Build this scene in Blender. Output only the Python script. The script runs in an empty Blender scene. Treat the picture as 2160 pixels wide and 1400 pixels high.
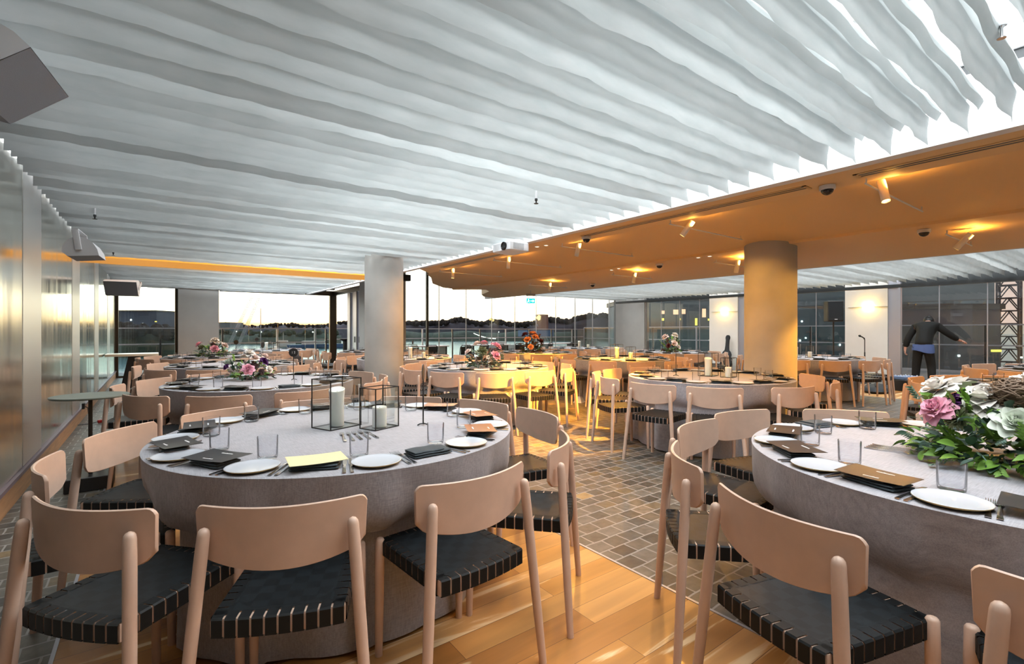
import bpy, bmesh, math, random
from math import sin, cos, pi, radians, degrees, atan2, hypot, sqrt
from mathutils import Vector, Matrix, noise

random.seed(7)
SC = bpy.context.scene
COL = SC.collection

# ------------------------------------------------------------------ camera model
F = 1020.0                      # focal length in pixels of the 2160 px wide picture (17 mm lens)
EYE = 1.28
YAW = math.atan(755 / 1020.0)
SN, CS = sin(YAW), cos(YAW)
Y0 = 697.0


def project(x, y, z):
    d = x * SN + y * CS
    if d < 0.05:
        d = 0.05
    return 1080 + F * (x * CS - y * SN) / d, Y0 - F * (z - EYE) / d, d


def on_z(px, py, z):            # point of the horizontal plane z seen in direction px, py
    d = F * (EYE - z) / (py - Y0)
    l = (px - 1080) / F * d
    return d * SN + l * CS, d * CS - l * SN


def on_y(px, py, Y):            # point of the plane y = Y
    t = (px - 1080) / F
    d = Y / (CS - t * SN)
    return d * (SN + t * CS), Y, EYE + (Y0 - py) / F * d


def on_x(px, py, X):
    t = (px - 1080) / F
    d = X / (SN + t * CS)
    return X, d * (CS - t * SN), EYE + (Y0 - py) / F * d


# ------------------------------------------------------------------ materials
MATS = {}


def nt(name):
    m = bpy.data.materials.new(name)
    m.use_nodes = True
    t = m.node_tree
    b = t.nodes['Principled BSDF']
    MATS[name] = m
    return m, t, b


def P(name, col, rough=0.5, metal=0.0, bump=0.0, bscale=30.0, vary=0.0, vscale=4.0, coat=0.0, stretch=(1, 1, 1), emit=None, estr=0.0, spec=None, coords='Object', sheen=0.0):
    m, t, b = nt(name)
    N, L = t.nodes, t.links
    b.inputs['Base Color'].default_value = (*col, 1)
    b.inputs['Roughness'].default_value = rough
    b.inputs['Metallic'].default_value = metal
    if spec is not None:
        b.inputs['Specular IOR Level'].default_value = spec
    if coat:
        b.inputs['Coat Weight'].default_value = coat
        b.inputs['Coat Roughness'].default_value = 0.15
    if sheen:
        b.inputs['Sheen Weight'].default_value = sheen
    if emit:
        b.inputs['Emission Color'].default_value = (*emit, 1)
        b.inputs['Emission Strength'].default_value = estr
    if bump or vary:
        tc = N.new('ShaderNodeTexCoord')
        mp = N.new('ShaderNodeMapping')
        mp.inputs['Scale'].default_value = stretch
        L.new(tc.outputs[coords], mp.inputs['Vector'])
    if vary:
        n = N.new('ShaderNodeTexNoise')
        n.inputs['Scale'].default_value = vscale
        n.inputs['Detail'].default_value = 5
        L.new(mp.outputs['Vector'], n.inputs['Vector'])
        mr = N.new('ShaderNodeMapRange')
        mr.inputs['From Min'].default_value = 0.3
        mr.inputs['From Max'].default_value = 0.7
        mr.inputs['To Min'].default_value = 1 - vary
        mr.inputs['To Max'].default_value = 1 + vary
        L.new(n.outputs['Fac'], mr.inputs['Value'])
        mx = N.new('ShaderNodeMix')
        mx.data_type = 'RGBA'
        mx.blend_type = 'MULTIPLY'
        mx.inputs['Factor'].default_value = 1
        mx.inputs['A'].default_value = (*col, 1)
        L.new(mr.outputs['Result'], mx.inputs['B'])
        L.new(mx.outputs['Result'], b.inputs['Base Color'])
    if bump:
        n2 = N.new('ShaderNodeTexNoise')
        n2.inputs['Scale'].default_value = bscale
        n2.inputs['Detail'].default_value = 4
        L.new(mp.outputs['Vector'], n2.inputs['Vector'])
        bp = N.new('ShaderNodeBump')
        bp.inputs['Strength'].default_value = bump
        bp.inputs['Distance'].default_value = 0.01
        L.new(n2.outputs['Fac'], bp.inputs['Height'])
        L.new(bp.outputs['Normal'], b.inputs['Normal'])
    return m


def glassy(name, tint, refl=1.0, rough=0.0, ior=1.45, base=0.0):
    """thin pane: tinted see-through plus mirror reflection by Fresnel"""
    m, t, b = nt(name)
    N, L = t.nodes, t.links
    N.remove(b)
    out = N['Material Output']
    tr = N.new('ShaderNodeBsdfTransparent')
    tr.inputs['Color'].default_value = (*tint, 1)
    gl = N.new('ShaderNodeBsdfGlossy')
    gl.inputs['Roughness'].default_value = rough
    fr = N.new('ShaderNodeFresnel')
    fr.inputs['IOR'].default_value = ior
    mu = N.new('ShaderNodeMath')
    mu.operation = 'MULTIPLY_ADD'
    mu.inputs[1].default_value = refl
    mu.inputs[2].default_value = base
    L.new(fr.outputs['Fac'], mu.inputs[0])
    mx = N.new('ShaderNodeMixShader')
    L.new(mu.outputs[0], mx.inputs['Fac'])
    L.new(tr.outputs[0], mx.inputs[1])
    L.new(gl.outputs[0], mx.inputs[2])
    L.new(mx.outputs[0], out.inputs['Surface'])
    return m


WOOD = P('beech', (0.66, 0.465, 0.355), 0.42, vary=0.05, vscale=5, stretch=(3, 5, 3), bump=0.02, bscale=60)
WEB = P('black_webbing', (0.0045, 0.006, 0.007), 0.55, spec=0.25)
PLATE = P('stoneware', (0.60, 0.63, 0.68), 0.25, coat=0.4)
PRIM = P('gilt_rim', (0.50, 0.36, 0.16), 0.4)
NAP = P('slate_napkin', (0.036, 0.052, 0.062), 0.8, bump=0.15, bscale=220, sheen=0.1)
CARD = P('black_card', (0.016, 0.016, 0.019), 0.42, coat=0.05)
CARDREFL = P('yellow_reflection_card', (0.78, 0.72, 0.42), 0.5)  # warm reflection on a dark card, painted as its base colour
CARDRED = P('copper_card', (0.28, 0.09, 0.035), 0.35)
INK = P('white_print', (0.85, 0.85, 0.85), 0.6)
STEEL = P('cutlery_steel', (0.62, 0.61, 0.62), 0.18, metal=1)
CONC = P('concrete', (0.42, 0.41, 0.385), 0.75, vary=0.16, vscale=1.6, bump=0.12, bscale=9)
CONC2 = P('concrete_panel', (0.36, 0.36, 0.345), 0.8, vary=0.10, vscale=1.1, bump=0.08, bscale=7)
PLASTER = P('white_plaster', (0.72, 0.72, 0.70), 0.8, vary=0.04, vscale=2)
WHITEP = P('white_paint', (0.82, 0.82, 0.83), 0.55)
TAN = P('tan_ceiling_paint', (0.84, 0.56, 0.27), 0.6)
BRONZE = P('dark_bronze', (0.055, 0.042, 0.028), 0.35, metal=0.6)
DARKF = P('dark_frame', (0.02, 0.024, 0.026), 0.4)
BLACK = P('black_powdercoat', (0.01, 0.01, 0.011), 0.45)
ALU = P('grey_aluminium', (0.42, 0.43, 0.48), 0.4, metal=0.5)
WPLAST = P('white_plastic', (0.74, 0.75, 0.77), 0.4)
GPLAST = P('grey_plastic', (0.42, 0.44, 0.46), 0.5)
GRILLE = P('speaker_grille', (0.28, 0.32, 0.37), 0.6, bump=0.3, bscale=400)
CANDLE = P('candle_wax', (0.90, 0.90, 0.82), 0.45)
CANDLE.node_tree.nodes['Principled BSDF'].inputs['Subsurface Weight'].default_value = 0.7
CANDLE.node_tree.nodes['Principled BSDF'].inputs['Subsurface Radius'].default_value = (0.08, 0.075, 0.06)
SIDET = P('grey_green_top', (0.14, 0.17, 0.15), 0.5)
BARTOP = P('pale_counter', (0.80, 0.76, 0.62), 0.3)
SKIRT = P('timber_skirting', (0.42, 0.22, 0.10), 0.4, vary=0.2, vscale=3, stretch=(1, 1, 12))
RAILM = P('mauve_rail', (0.16, 0.12, 0.14), 0.4)
DECK = P('terrace_deck', (0.10, 0.11, 0.12), 0.6, vary=0.2, vscale=3)
HILL = P('hazy_far_land', (0.035, 0.045, 0.075), 0.95, vary=0.3, vscale=0.05)  # bluish haze of distance painted into the land colour
CROWN = P('far_trees', (0.018, 0.022, 0.025), 0.95, vary=0.4, vscale=0.2)
GRASS_B = P('bank_green', (0.03, 0.055, 0.045), 0.95, vary=0.5, vscale=0.08)
BLDG = P('dark_building', (0.07, 0.12, 0.155), 0.5, vary=0.25, vscale=0.12)
BLDG2 = P('brown_building', (0.055, 0.060, 0.075), 0.7, vary=0.3, vscale=0.2)
BLDG3 = P('blue_building', (0.03, 0.06, 0.11), 0.6, vary=0.2, vscale=0.2)
LITW = P('lit_window', (0.5, 0.3, 0.2), 0.5, emit=(1.0, 0.52, 0.30), estr=0.8)
LITY = P('lit_yellow_window', (0.5, 0.4, 0.1), 0.5, emit=(1.0, 0.72, 0.12), estr=0.9)
LITWH = P('white_lamp', (0.8, 0.8, 0.8), 0.5, emit=(1.0, 0.95, 0.85), estr=3.0)
BOATB = P('blue_hull', (0.05, 0.12, 0.28), 0.4)
BOATW = P('white_hull', (0.6, 0.62, 0.65), 0.4)
CRANEM = P('crane_steel', (0.32, 0.36, 0.40), 0.5)
CRANED = P('dark_crane_steel', (0.03, 0.025, 0.03), 0.5)
RUST = P('rust_red', (0.10, 0.035, 0.025), 0.6)
EXITG = P('exit_green', (0.0, 0.30, 0.33), 0.4, emit=(0.0, 0.55, 0.60), estr=0.7)
EXITW = P('exit_white', (0.9, 0.95, 0.95), 0.4, emit=(0.9, 1.0, 1.0), estr=1.0)
LAMPE = P('warm_lamp', (1, 0.8, 0.4), 0.5, emit=(1.0, 0.62, 0.16), estr=14.0)
SCONE = P('sconce_diffuser', (1, 0.9, 0.6), 0.5, emit=(1.0, 0.78, 0.30), estr=9.0)
DOWNE = P('downlight_lens', (1, 0.9, 0.7), 0.4, emit=(1.0, 0.86, 0.62), estr=1.6)
LENS = P('dark_lens', (0.008, 0.006, 0.006), 0.08)
SKIN = P('skin', (0.55, 0.30, 0.22), 0.5)
HAIR = P('black_hair', (0.008, 0.007, 0.007), 0.5)
JACK = P('black_jacket', (0.004, 0.005, 0.005), 0.85)
TROU = P('black_trousers', (0.003, 0.0035, 0.0035), 0.85)
SHIRT = P('blue_shirt', (0.07, 0.12, 0.30), 0.8)
SHOE = P('tan_shoe', (0.10, 0.06, 0.035), 0.6)
GBAG = P('guitar_bag', (0.010, 0.014, 0.018), 0.7, bump=0.1, bscale=120)
MIXB = P('mixer_blue', (0.12, 0.20, 0.36), 0.4)
ORANGE = P('orange_beam_glow', (0.85, 0.40, 0.05), 0.55, emit=(1.0, 0.42, 0.06), estr=0.28)  # faint emission stands in for warm light falling on the beam
PEND = P('pendant_white', (0.72, 0.76, 0.80), 0.4)

# flowers
PINK = P('pink_petal', (0.88, 0.43, 0.55), 0.6)
BLUSH = P('blush_petal', (0.93, 0.78, 0.73), 0.6)
CREAM = P('cream_petal', (0.95, 0.91, 0.85), 0.6)
GREENW = P('green_white_petal', (0.84, 0.90, 0.78), 0.6)
PURP = P('purple_petal', (0.10, 0.012, 0.14), 0.6)
BURG = P('burgundy_petal', (0.10, 0.012, 0.022), 0.6)
PEACH = P('peach_petal', (0.80, 0.36, 0.20), 0.6)
SAGE = P('sage_bloom', (0.30, 0.34, 0.20), 0.7)
MAUVE = P('mauve_bloom', (0.23, 0.15, 0.16), 0.7)
LEAFG = P('bright_leaf', (0.17, 0.33, 0.045), 0.55)
LEAFD = P('dark_leaf', (0.025, 0.07, 0.035), 0.5)
LEAFE = P('eucalyptus_leaf', (0.12, 0.20, 0.16), 0.55)
LEAFB = P('bronze_leaf', (0.10, 0.055, 0.04), 0.6)
TWIG = P('nest_twig', (0.22, 0.15, 0.10), 0.8)

WGLASS = glassy('window_glass', (0.965, 0.985, 0.985), 0.6, base=0.005)
DGLASS = glassy('tinted_window_glass', (0.86, 0.93, 0.95), 0.9, base=0.02)
BGLASS = glassy('balustrade_glass', (0.84, 0.92, 0.915), 0.8)
LGLASS = glassy('lantern_glass', (0.965, 0.985, 0.978), 0.35)
m, t, b = nt('tumbler_glass')
b.inputs['Base Color'].default_value = (0.97, 0.98, 0.99, 1)
b.inputs['Roughness'].default_value = 0.0
b.inputs['IOR'].default_value = 1.45
b.inputs['Transmission Weight'].default_value = 1.0
# let light pass through the tumblers so they cast the pale shadows of thin glass
N, L = t.nodes, t.links
TGLASS = glassy('tumbler_wall', (0.95, 0.96, 0.97), 1.1)


def build_linen():
    m, t, b = nt('grey_linen')
    N, L = t.nodes, t.links
    tc = N.new('ShaderNodeTexCoord')
    a = N.new('ShaderNodeTexNoise')
    a.inputs['Scale'].default_value = 2.5
    a.inputs['Detail'].default_value = 3
    L.new(tc.outputs['Object'], a.inputs['Vector'])
    w = []
    for st in ((260, 14, 40), (14, 260, 260)):
        mp = N.new('ShaderNodeMapping')
        mp.inputs['Scale'].default_value = st
        L.new(tc.outputs['Object'], mp.inputs['Vector'])
        n = N.new('ShaderNodeTexNoise')
        n.inputs['Scale'].default_value = 1
        n.inputs['Detail'].default_value = 2
        L.new(mp.outputs['Vector'], n.inputs['Vector'])
        w.append(n)
    ad = N.new('ShaderNodeMath')
    L.new(w[0].outputs['Fac'], ad.inputs[0])
    L.new(w[1].outputs['Fac'], ad.inputs[1])
    mr = N.new('ShaderNodeMapRange')
    mr.inputs['From Min'].default_value = 0.6
    mr.inputs['From Max'].default_value = 1.4
    mr.inputs['To Min'].default_value = 0.0
    mr.inputs['To Max'].default_value = 1.0
    L.new(ad.outputs[0], mr.inputs['Value'])
    r = N.new('ShaderNodeValToRGB')
    r.color_ramp.elements[0].color = (0.27, 0.265, 0.285, 1)
    r.color_ramp.elements[1].color = (0.46, 0.45, 0.48, 1)
    L.new(mr.outputs['Result'], r.inputs['Fac'])
    L.new(r.outputs['Color'], b.inputs['Base Color'])
    b.inputs['Roughness'].default_value = 0.75
    b.inputs['Sheen Weight'].default_value = 0.15
    bp = N.new('ShaderNodeBump')
    bp.inputs['Strength'].default_value = 0.12
    bp.inputs['Distance'].default_value = 0.003
    L.new(ad.outputs[0], bp.inputs['Height'])
    L.new(bp.outputs['Normal'], b.inputs['Normal'])
    return m


LINEN = build_linen()


def build_fabric():
    m, t, b = nt('white_baffle_cloth')
    N, L = t.nodes, t.links
    N.remove(b)
    out = N['Material Output']
    tc = N.new('ShaderNodeTexCoord')
    n = N.new('ShaderNodeTexNoise')
    n.inputs['Scale'].default_value = 11
    n.inputs['Detail'].default_value = 6
    mp = N.new('ShaderNodeMapping')
    mp.inputs['Scale'].default_value = (0.5, 2.2, 1.6)
    L.new(tc.outputs['Object'], mp.inputs['Vector'])
    L.new(mp.outputs['Vector'], n.inputs['Vector'])
    r = N.new('ShaderNodeValToRGB')
    r.color_ramp.elements[0].position = 0.3
    r.color_ramp.elements[0].color = (0.45, 0.485, 0.485, 1)
    r.color_ramp.elements[1].position = 0.7
    r.color_ramp.elements[1].color = (0.51, 0.535, 0.535, 1)
    L.new(n.outputs['Fac'], r.inputs['Fac'])
    bp = N.new('ShaderNodeBump')
    bp.inputs['Strength'].default_value = 0.12
    bp.inputs['Distance'].default_value = 0.008
    L.new(n.outputs['Fac'], bp.inputs['Height'])
    d = N.new('ShaderNodeBsdfDiffuse')
    tl = N.new('ShaderNodeBsdfTranslucent')
    for x in (d, tl):
        L.new(r.outputs['Color'], x.inputs['Color'])
        L.new(bp.outputs['Normal'], x.inputs['Normal'])
    mx = N.new('ShaderNodeMixShader')
    mx.inputs['Fac'].default_value = 0.20
    L.new(d.outputs[0], mx.inputs[1])
    L.new(tl.outputs[0], mx.inputs[2])
    L.new(mx.outputs[0], out.inputs['Surface'])
    return m


FABRIC = build_fabric()


def brick(t, vec, w, h, off, mort, c1, c2, cm, bias=0.0, sq=1.0):
    n = t.nodes.new('ShaderNodeTexBrick')
    n.offset = off
    n.squash = sq
    n.inputs['Scale'].default_value = 1
    n.inputs['Brick Width'].default_value = w
    n.inputs['Row Height'].default_value = h
    n.inputs['Mortar Size'].default_value = mort
    n.inputs['Mortar Smooth'].default_value = 0.2
    n.inputs['Bias'].default_value = bias
    n.inputs['Color1'].default_value = c1
    n.inputs['Color2'].default_value = c2
    n.inputs['Mortar'].default_value = cm
    t.links.new(vec, n.inputs['Vector'])
    return n


def build_boards():
    m, t, b = nt('oiled_floorboards')
    N, L = t.nodes, t.links
    tc = N.new('ShaderNodeTexCoord')
    br = brick(t, tc.outputs['Object'], 1.55, 0.135, 0.37, 0.0012, (0, 0, 0, 1), (1, 1, 1, 1), (0.5, 0.5, 0.5, 1))
    # board tone
    r = N.new('ShaderNodeValToRGB')
    e = r.color_ramp.elements
    e[0].color = (0.38, 0.15, 0.035, 1)
    e[1].color = (0.66, 0.34, 0.12, 1)
    x = e.new(0.5)
    x.color = (0.52, 0.23, 0.055, 1)
    L.new(br.outputs['Color'], r.inputs['Fac'])
    mp = N.new('ShaderNodeMapping')
    mp.inputs['Scale'].default_value = (0.8, 9, 1)
    L.new(tc.outputs['Object'], mp.inputs['Vector'])
    # shift the grain from board to board
    sh = N.new('ShaderNodeVectorMath')
    sh.operation = 'MULTIPLY_ADD'
    L.new(br.outputs['Color'], sh.inputs[0])
    sh.inputs[1].default_value = (37, 11, 5)
    L.new(mp.outputs['Vector'], sh.inputs[2])
    n = N.new('ShaderNodeTexNoise')
    n.inputs['Scale'].default_value = 1.0
    n.inputs['Detail'].default_value = 6
    n.inputs['Distortion'].default_value = 0.6
    L.new(sh.outputs['Vector'], n.inputs['Vector'])
    # pale sapwood streaks
    rs = N.new('ShaderNodeValToRGB')
    rs.color_ramp.elements[0].position = 0.61
    rs.color_ramp.elements[0].color = (0, 0, 0, 1)
    rs.color_ramp.elements[1].position = 0.66
    rs.color_ramp.elements[1].color = (1, 1, 1, 1)
    L.new(n.outputs['Fac'], rs.inputs['Fac'])
    mx = N.new('ShaderNodeMix')
    mx.data_type = 'RGBA'
    L.new(rs.outputs['Color'], mx.inputs['Factor'])
    L.new(r.outputs['Color'], mx.inputs['A'])
    mx.inputs['B'].default_value = (0.78, 0.55, 0.30, 1)
    mr = N.new('ShaderNodeMapRange')
    mr.inputs['From Min'].default_value = 0.3
    mr.inputs['From Max'].default_value = 0.7
    mr.inputs['To Min'].default_value = 0.78
    mr.inputs['To Max'].default_value = 1.2
    L.new(n.outputs['Fac'], mr.inputs['Value'])
    m2 = N.new('ShaderNodeMix')
    m2.data_type = 'RGBA'
    m2.blend_type = 'MULTIPLY'
    m2.inputs['Factor'].default_value = 1
    L.new(mx.outputs['Result'], m2.inputs['A'])
    L.new(mr.outputs['Result'], m2.inputs['B'])
    m3 = N.new('ShaderNodeMix')
    m3.data_type = 'RGBA'
    L.new(br.outputs['Fac'], m3.inputs['Factor'])
    L.new(m2.outputs['Result'], m3.inputs['A'])
    m3.inputs['B'].default_value = (0.12, 0.05, 0.02, 1)
    L.new(m3.outputs['Result'], b.inputs['Base Color'])
    b.inputs['Roughness'].default_value = 0.42
    b.inputs['Coat Weight'].default_value = 0.08
    b.inputs['Coat Roughness'].default_value = 0.12
    return m


def build_setts():
    m, t, b = nt('stone_setts')
    N, L = t.nodes, t.links
    tc = N.new('ShaderNodeTexCoord')
    nz = N.new('ShaderNodeTexNoise')
    nz.inputs['Scale'].default_value = 4
    L.new(tc.outputs['Object'], nz.inputs['Vector'])
    wr = N.new('ShaderNodeVectorMath')
    wr.operation = 'MULTIPLY_ADD'
    L.new(nz.outputs['Color'], wr.inputs[0])
    wr.inputs[1].default_value = (0.035, 0.035, 0)
    L.new(tc.outputs['Object'], wr.inputs[2])
    br = brick(t, wr.outputs['Vector'], 0.138, 0.115, 0.42, 0.0055, (0, 0, 0, 1), (1, 1, 1, 1), (0.5, 0.5, 0.5, 1))
    r = N.new('ShaderNodeValToRGB')
    e = r.color_ramp.elements
    e[0].color = (0.045, 0.043, 0.038, 1)
    e[1].color = (0.30, 0.20, 0.09, 1)
    for p, c in ((0.25, (0.07, 0.066, 0.057, 1)), (0.5, (0.10, 0.09, 0.072, 1)), (0.7, (0.12, 0.112, 0.096, 1)), (0.88, (0.105, 0.088, 0.068, 1)), (0.96, (0.13, 0.095, 0.05, 1))):
        x = e.new(p)
        x.color = c
    L.new(br.outputs['Color'], r.inputs['Fac'])
    n2 = N.new('ShaderNodeTexNoise')
    n2.inputs['Scale'].default_value = 18
    n2.inputs['Detail'].default_value = 6
    L.new(tc.outputs['Object'], n2.inputs['Vector'])
    mr = N.new('ShaderNodeMapRange')
    mr.inputs['From Min'].default_value = 0.3
    mr.inputs['From Max'].default_value = 0.7
    mr.inputs['To Min'].default_value = 0.72
    mr.inputs['To Max'].default_value = 1.25
    L.new(n2.outputs['Fac'], mr.inputs['Value'])
    m2 = N.new('ShaderNodeMix')
    m2.data_type = 'RGBA'
    m2.blend_type = 'MULTIPLY'
    m2.inputs['Factor'].default_value = 1
    L.new(r.outputs['Color'], m2.inputs['A'])
    L.new(mr.outputs['Result'], m2.inputs['B'])
    m3 = N.new('ShaderNodeMix')
    m3.data_type = 'RGBA'
    L.new(br.outputs['Fac'], m3.inputs['Factor'])
    L.new(m2.outputs['Result'], m3.inputs['A'])
    m3.inputs['B'].default_value = (0.27, 0.26, 0.24, 1)
    L.new(m3.outputs['Result'], b.inputs['Base Color'])
    b.inputs['Roughness'].default_value = 0.45
    bp = N.new('ShaderNodeBump')
    bp.inputs['Strength'].default_value = 0.4
    bp.inputs['Distance'].default_value = 0.006
    inv = N.new('ShaderNodeMath')
    inv.operation = 'MULTIPLY_ADD'
    L.new(br.outputs['Fac'], inv.inputs[0])
    inv.inputs[1].default_value = -1
    L.new(n2.outputs['Fac'], inv.inputs[2])
    L.new(inv.outputs[0], bp.inputs['Height'])
    L.new(bp.outputs['Normal'], b.inputs['Normal'])
    return m


BOARDS = build_boards()
SETTS = build_setts()


def build_metal_wall():
    m, t, b = nt('brushed_metal_wall')
    N, L = t.nodes, t.links
    tc = N.new('ShaderNodeTexCoord')
    mp = N.new('ShaderNodeMapping')
    mp.inputs['Scale'].default_value = (1, 1.3, 0.12)
    L.new(tc.outputs['Object'], mp.inputs['Vector'])
    n = N.new('ShaderNodeTexNoise')
    n.inputs['Scale'].default_value = 4
    n.inputs['Detail'].default_value = 6
    L.new(mp.outputs['Vector'], n.inputs['Vector'])
    mr = N.new('ShaderNodeMapRange')
    mr.inputs['From Min'].default_value = 0.3
    mr.inputs['From Max'].default_value = 0.7
    mr.inputs['To Min'].default_value = 0.10
    mr.inputs['To Max'].default_value = 0.24
    L.new(n.outputs['Fac'], mr.inputs['Value'])
    L.new(mr.outputs['Result'], b.inputs['Roughness'])
    b.inputs['Base Color'].default_value = (0.84, 0.83, 0.74, 1)
    b.inputs['Metallic'].default_value = 1
    mp2 = N.new('ShaderNodeMapping')
    mp2.inputs['Scale'].default_value = (1, 3.0, 0.5)
    L.new(tc.outputs['Object'], mp2.inputs['Vector'])
    n2 = N.new('ShaderNodeTexNoise')
    n2.inputs['Scale'].default_value = 3
    n2.inputs['Detail'].default_value = 3
    L.new(mp2.outputs['Vector'], n2.inputs['Vector'])
    bp = N.new('ShaderNodeBump')
    bp.inputs['Strength'].default_value = 0.10
    bp.inputs['Distance'].default_value = 0.004
    L.new(n2.outputs['Fac'], bp.inputs['Height'])
    L.new(bp.outputs['Normal'], b.inputs['Normal'])
    return m


METALW = build_metal_wall()


def build_water():
    m, t, b = nt('harbour_water')
    N, L = t.nodes, t.links
    tc = N.new('ShaderNodeTexCoord')
    n = N.new('ShaderNodeTexNoise')
    n.inputs['Scale'].default_value = 0.7
    n.inputs['Detail'].default_value = 6
    L.new(tc.outputs['Object'], n.inputs['Vector'])
    bp = N.new('ShaderNodeBump')
    bp.inputs['Strength'].default_value = 0.35
    bp.inputs['Distance'].default_value = 0.4
    L.new(n.outputs['Fac'], bp.inputs['Height'])
    L.new(bp.outputs['Normal'], b.inputs['Normal'])
    b.inputs['Base Color'].default_value = (0.16, 0.33, 0.40, 1)
    b.inputs['Roughness'].default_value = 0.12
    return m


WATER = build_water()


def build_weave():
    m, t, b = nt('black_woven_webbing')
    N, L = t.nodes, t.links
    tc = N.new('ShaderNodeTexCoord')
    mp = N.new('ShaderNodeMapping')
    mp.inputs['Scale'].default_value = (22, 22, 22)
    mp.inputs['Rotation'].default_value = (0, 0, 0)
    L.new(tc.outputs['Object'], mp.inputs['Vector'])
    ck = N.new('ShaderNodeTexChecker')
    ck.inputs['Scale'].default_value = 1
    L.new(mp.outputs['Vector'], ck.inputs['Vector'])
    b.inputs['Base Color'].default_value = (0.013, 0.016, 0.019, 1)
    b.inputs['Roughness'].default_value = 0.48
    b.inputs['Specular IOR Level'].default_value = 0.28
    r = N.new('ShaderNodeMix')
    r.data_type = 'RGBA'
    L.new(ck.outputs['Fac'], r.inputs['Factor'])
    r.inputs['A'].default_value = (0.0045, 0.0065, 0.008, 1)
    r.inputs['B'].default_value = (0.008, 0.0115, 0.014, 1)
    L.new(r.outputs['Result'], b.inputs['Base Color'])
    bp = N.new('ShaderNodeBump')
    bp.inputs['Strength'].default_value = 0.3
    bp.inputs['Distance'].default_value = 0.002
    L.new(ck.outputs['Fac'], bp.inputs['Height'])
    L.new(bp.outputs['Normal'], b.inputs['Normal'])
    return m


WEAVE = build_weave()


# ------------------------------------------------------------------ mesh helpers
class MB:
    def __init__(s):
        s.v, s.f, s.m = [], [], []
        s.mi = 0

    def add(s, vs, fs):
        o = len(s.v)
        s.v += [tuple(v) for v in vs]
        for f in fs:
            s.f.append(tuple(o + i for i in f))
            s.m.append(s.mi)
        return s

    def box(s, x0, x1, y0, y1, z0, z1):
        vs = [(x, y, z) for z in (z0, z1) for y in (y0, y1) for x in (x0, x1)]
        return s.add(vs, [(0, 2, 3, 1), (4, 5, 7, 6), (0, 1, 5, 4), (2, 6, 7, 3), (0, 4, 6, 2), (1, 3, 7, 5)])

    def rbox(s, x0, x1, y0, y1, z0, z1, r=0.01, n=3):
        """box with rounded vertical edges and small chamfers on top and bottom"""
        r = min(r, (x1 - x0) / 2.01, (y1 - y0) / 2.01)
        c = min(r * 0.4, (z1 - z0) / 3)
        rings = []
        for z, ins in ((z0, c), (z0 + c, 0), (z1 - c, 0), (z1, c)):
            ring = []
            for cx, cy, a0 in ((x1 - r, y1 - r, 0), (x0 + r, y1 - r, 90), (x0 + r, y0 + r, 180), (x1 - r, y0 + r, 270)):
                for k in range(n + 1):
                    a = radians(a0 + 90 * k / n)
                    ring.append((cx + (r - ins) * cos(a), cy + (r - ins) * sin(a), z))
            rings.append(ring)
        return s.loft(rings, True, True)

    def loft(s, rings, closed=True, caps=False):
        n = len(rings[0])
        vs = [v for r in rings for v in r]
        fs = []
        for i in range(len(rings) - 1):
            for j in range(n if closed else n - 1):
                k = (j + 1) % n
                fs.append((i * n + j, i * n + k, (i + 1) * n + k, (i + 1) * n + j))
        if caps:
            fs.append(tuple(range(n - 1, -1, -1)))
            fs.append(tuple((len(rings) - 1) * n + j for j in range(n)))
        return s.add(vs, fs)

    def tube(s, pts, rad, n=10, caps=True, flat=1.0):
        """tube through pts; rad a number or a list; flat squeezes one axis"""
        pts = [Vector(p) for p in pts]
        if not isinstance(rad, (list, tuple)):
            rad = [rad] * len(pts)
        rings = []
        up = None
        for i, p in enumerate(pts):
            d = (pts[min(i + 1, len(pts) - 1)] - pts[max(i - 1, 0)]).normalized()
            if up is None:
                a = Vector((0, 0, 1)) if abs(d.z) < 0.9 else Vector((0, 1, 0))
                up = a
            x = d.cross(up)
            if x.length < 1e-4:
                x = d.cross(Vector((1, 0, 0)))
            x.normalize()
            y = x.cross(d).normalized()
            rings.append([tuple(p + x * (rad[i] * cos(2 * pi * k / n)) + y * (rad[i] * flat * sin(2 * pi * k / n))) for k in range(n)])
        return s.loft(rings, True, caps)

    def lathe(s, prof, n=24, c=(0, 0, 0), caps=True):
        rings = [[(c[0] + r * cos(2 * pi * k / n), c[1] + r * sin(2 * pi * k / n), c[2] + z) for k in range(n)] for r, z in prof]
        return s.loft(rings, True, caps)

    def grid(s, fn, nu, nv):
        vs = [fn(i / nu, j / nv) for i in range(nu + 1) for j in range(nv + 1)]
        w = nv + 1
        fs = [(i * w + j, (i + 1) * w + j, (i + 1) * w + j + 1, i * w + j + 1) for i in range(nu) for j in range(nv)]
        return s.add(vs, fs)

    def prism(s, poly, z0, z1):
        n = len(poly)
        vs = [(x, y, z0) for x, y in poly] + [(x, y, z1) for x, y in poly]
        fs = [tuple(range(n - 1, -1, -1)), tuple(range(n, 2 * n))]
        fs += [(i, (i + 1) % n, n + (i + 1) % n, n + i) for i in range(n)]
        return s.add(vs, fs)

    def xf(s, M, start=0):
        s.v[start:] = [tuple(M @ Vector(v)) for v in s.v[start:]]
        return s

    def mesh(s, name, mats, smooth=True, angle=40):
        me = bpy.data.meshes.new(name)
        me.from_pydata(s.v, [], s.f)
        if not isinstance(mats, (list, tuple)):
            mats = [mats]
        for m in mats:
            me.materials.append(m)
        for p, i in zip(me.polygons, s.m):
            p.material_index = i
        if smooth:
            me.polygons.foreach_set('use_smooth', [True] * len(me.polygons))
            me.set_sharp_from_angle(angle=radians(angle))
        me.update()
        return me


def put(name, me, parent=None, loc=None, rz=None):
    o = bpy.data.objects.new(name, me)
    COL.objects.link(o)
    if parent is not None:
        o.parent = parent
    if loc is not None:
        o.location = loc
    if rz is not None:
        o.rotation_euler = (0, 0, rz)
    return o


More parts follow.
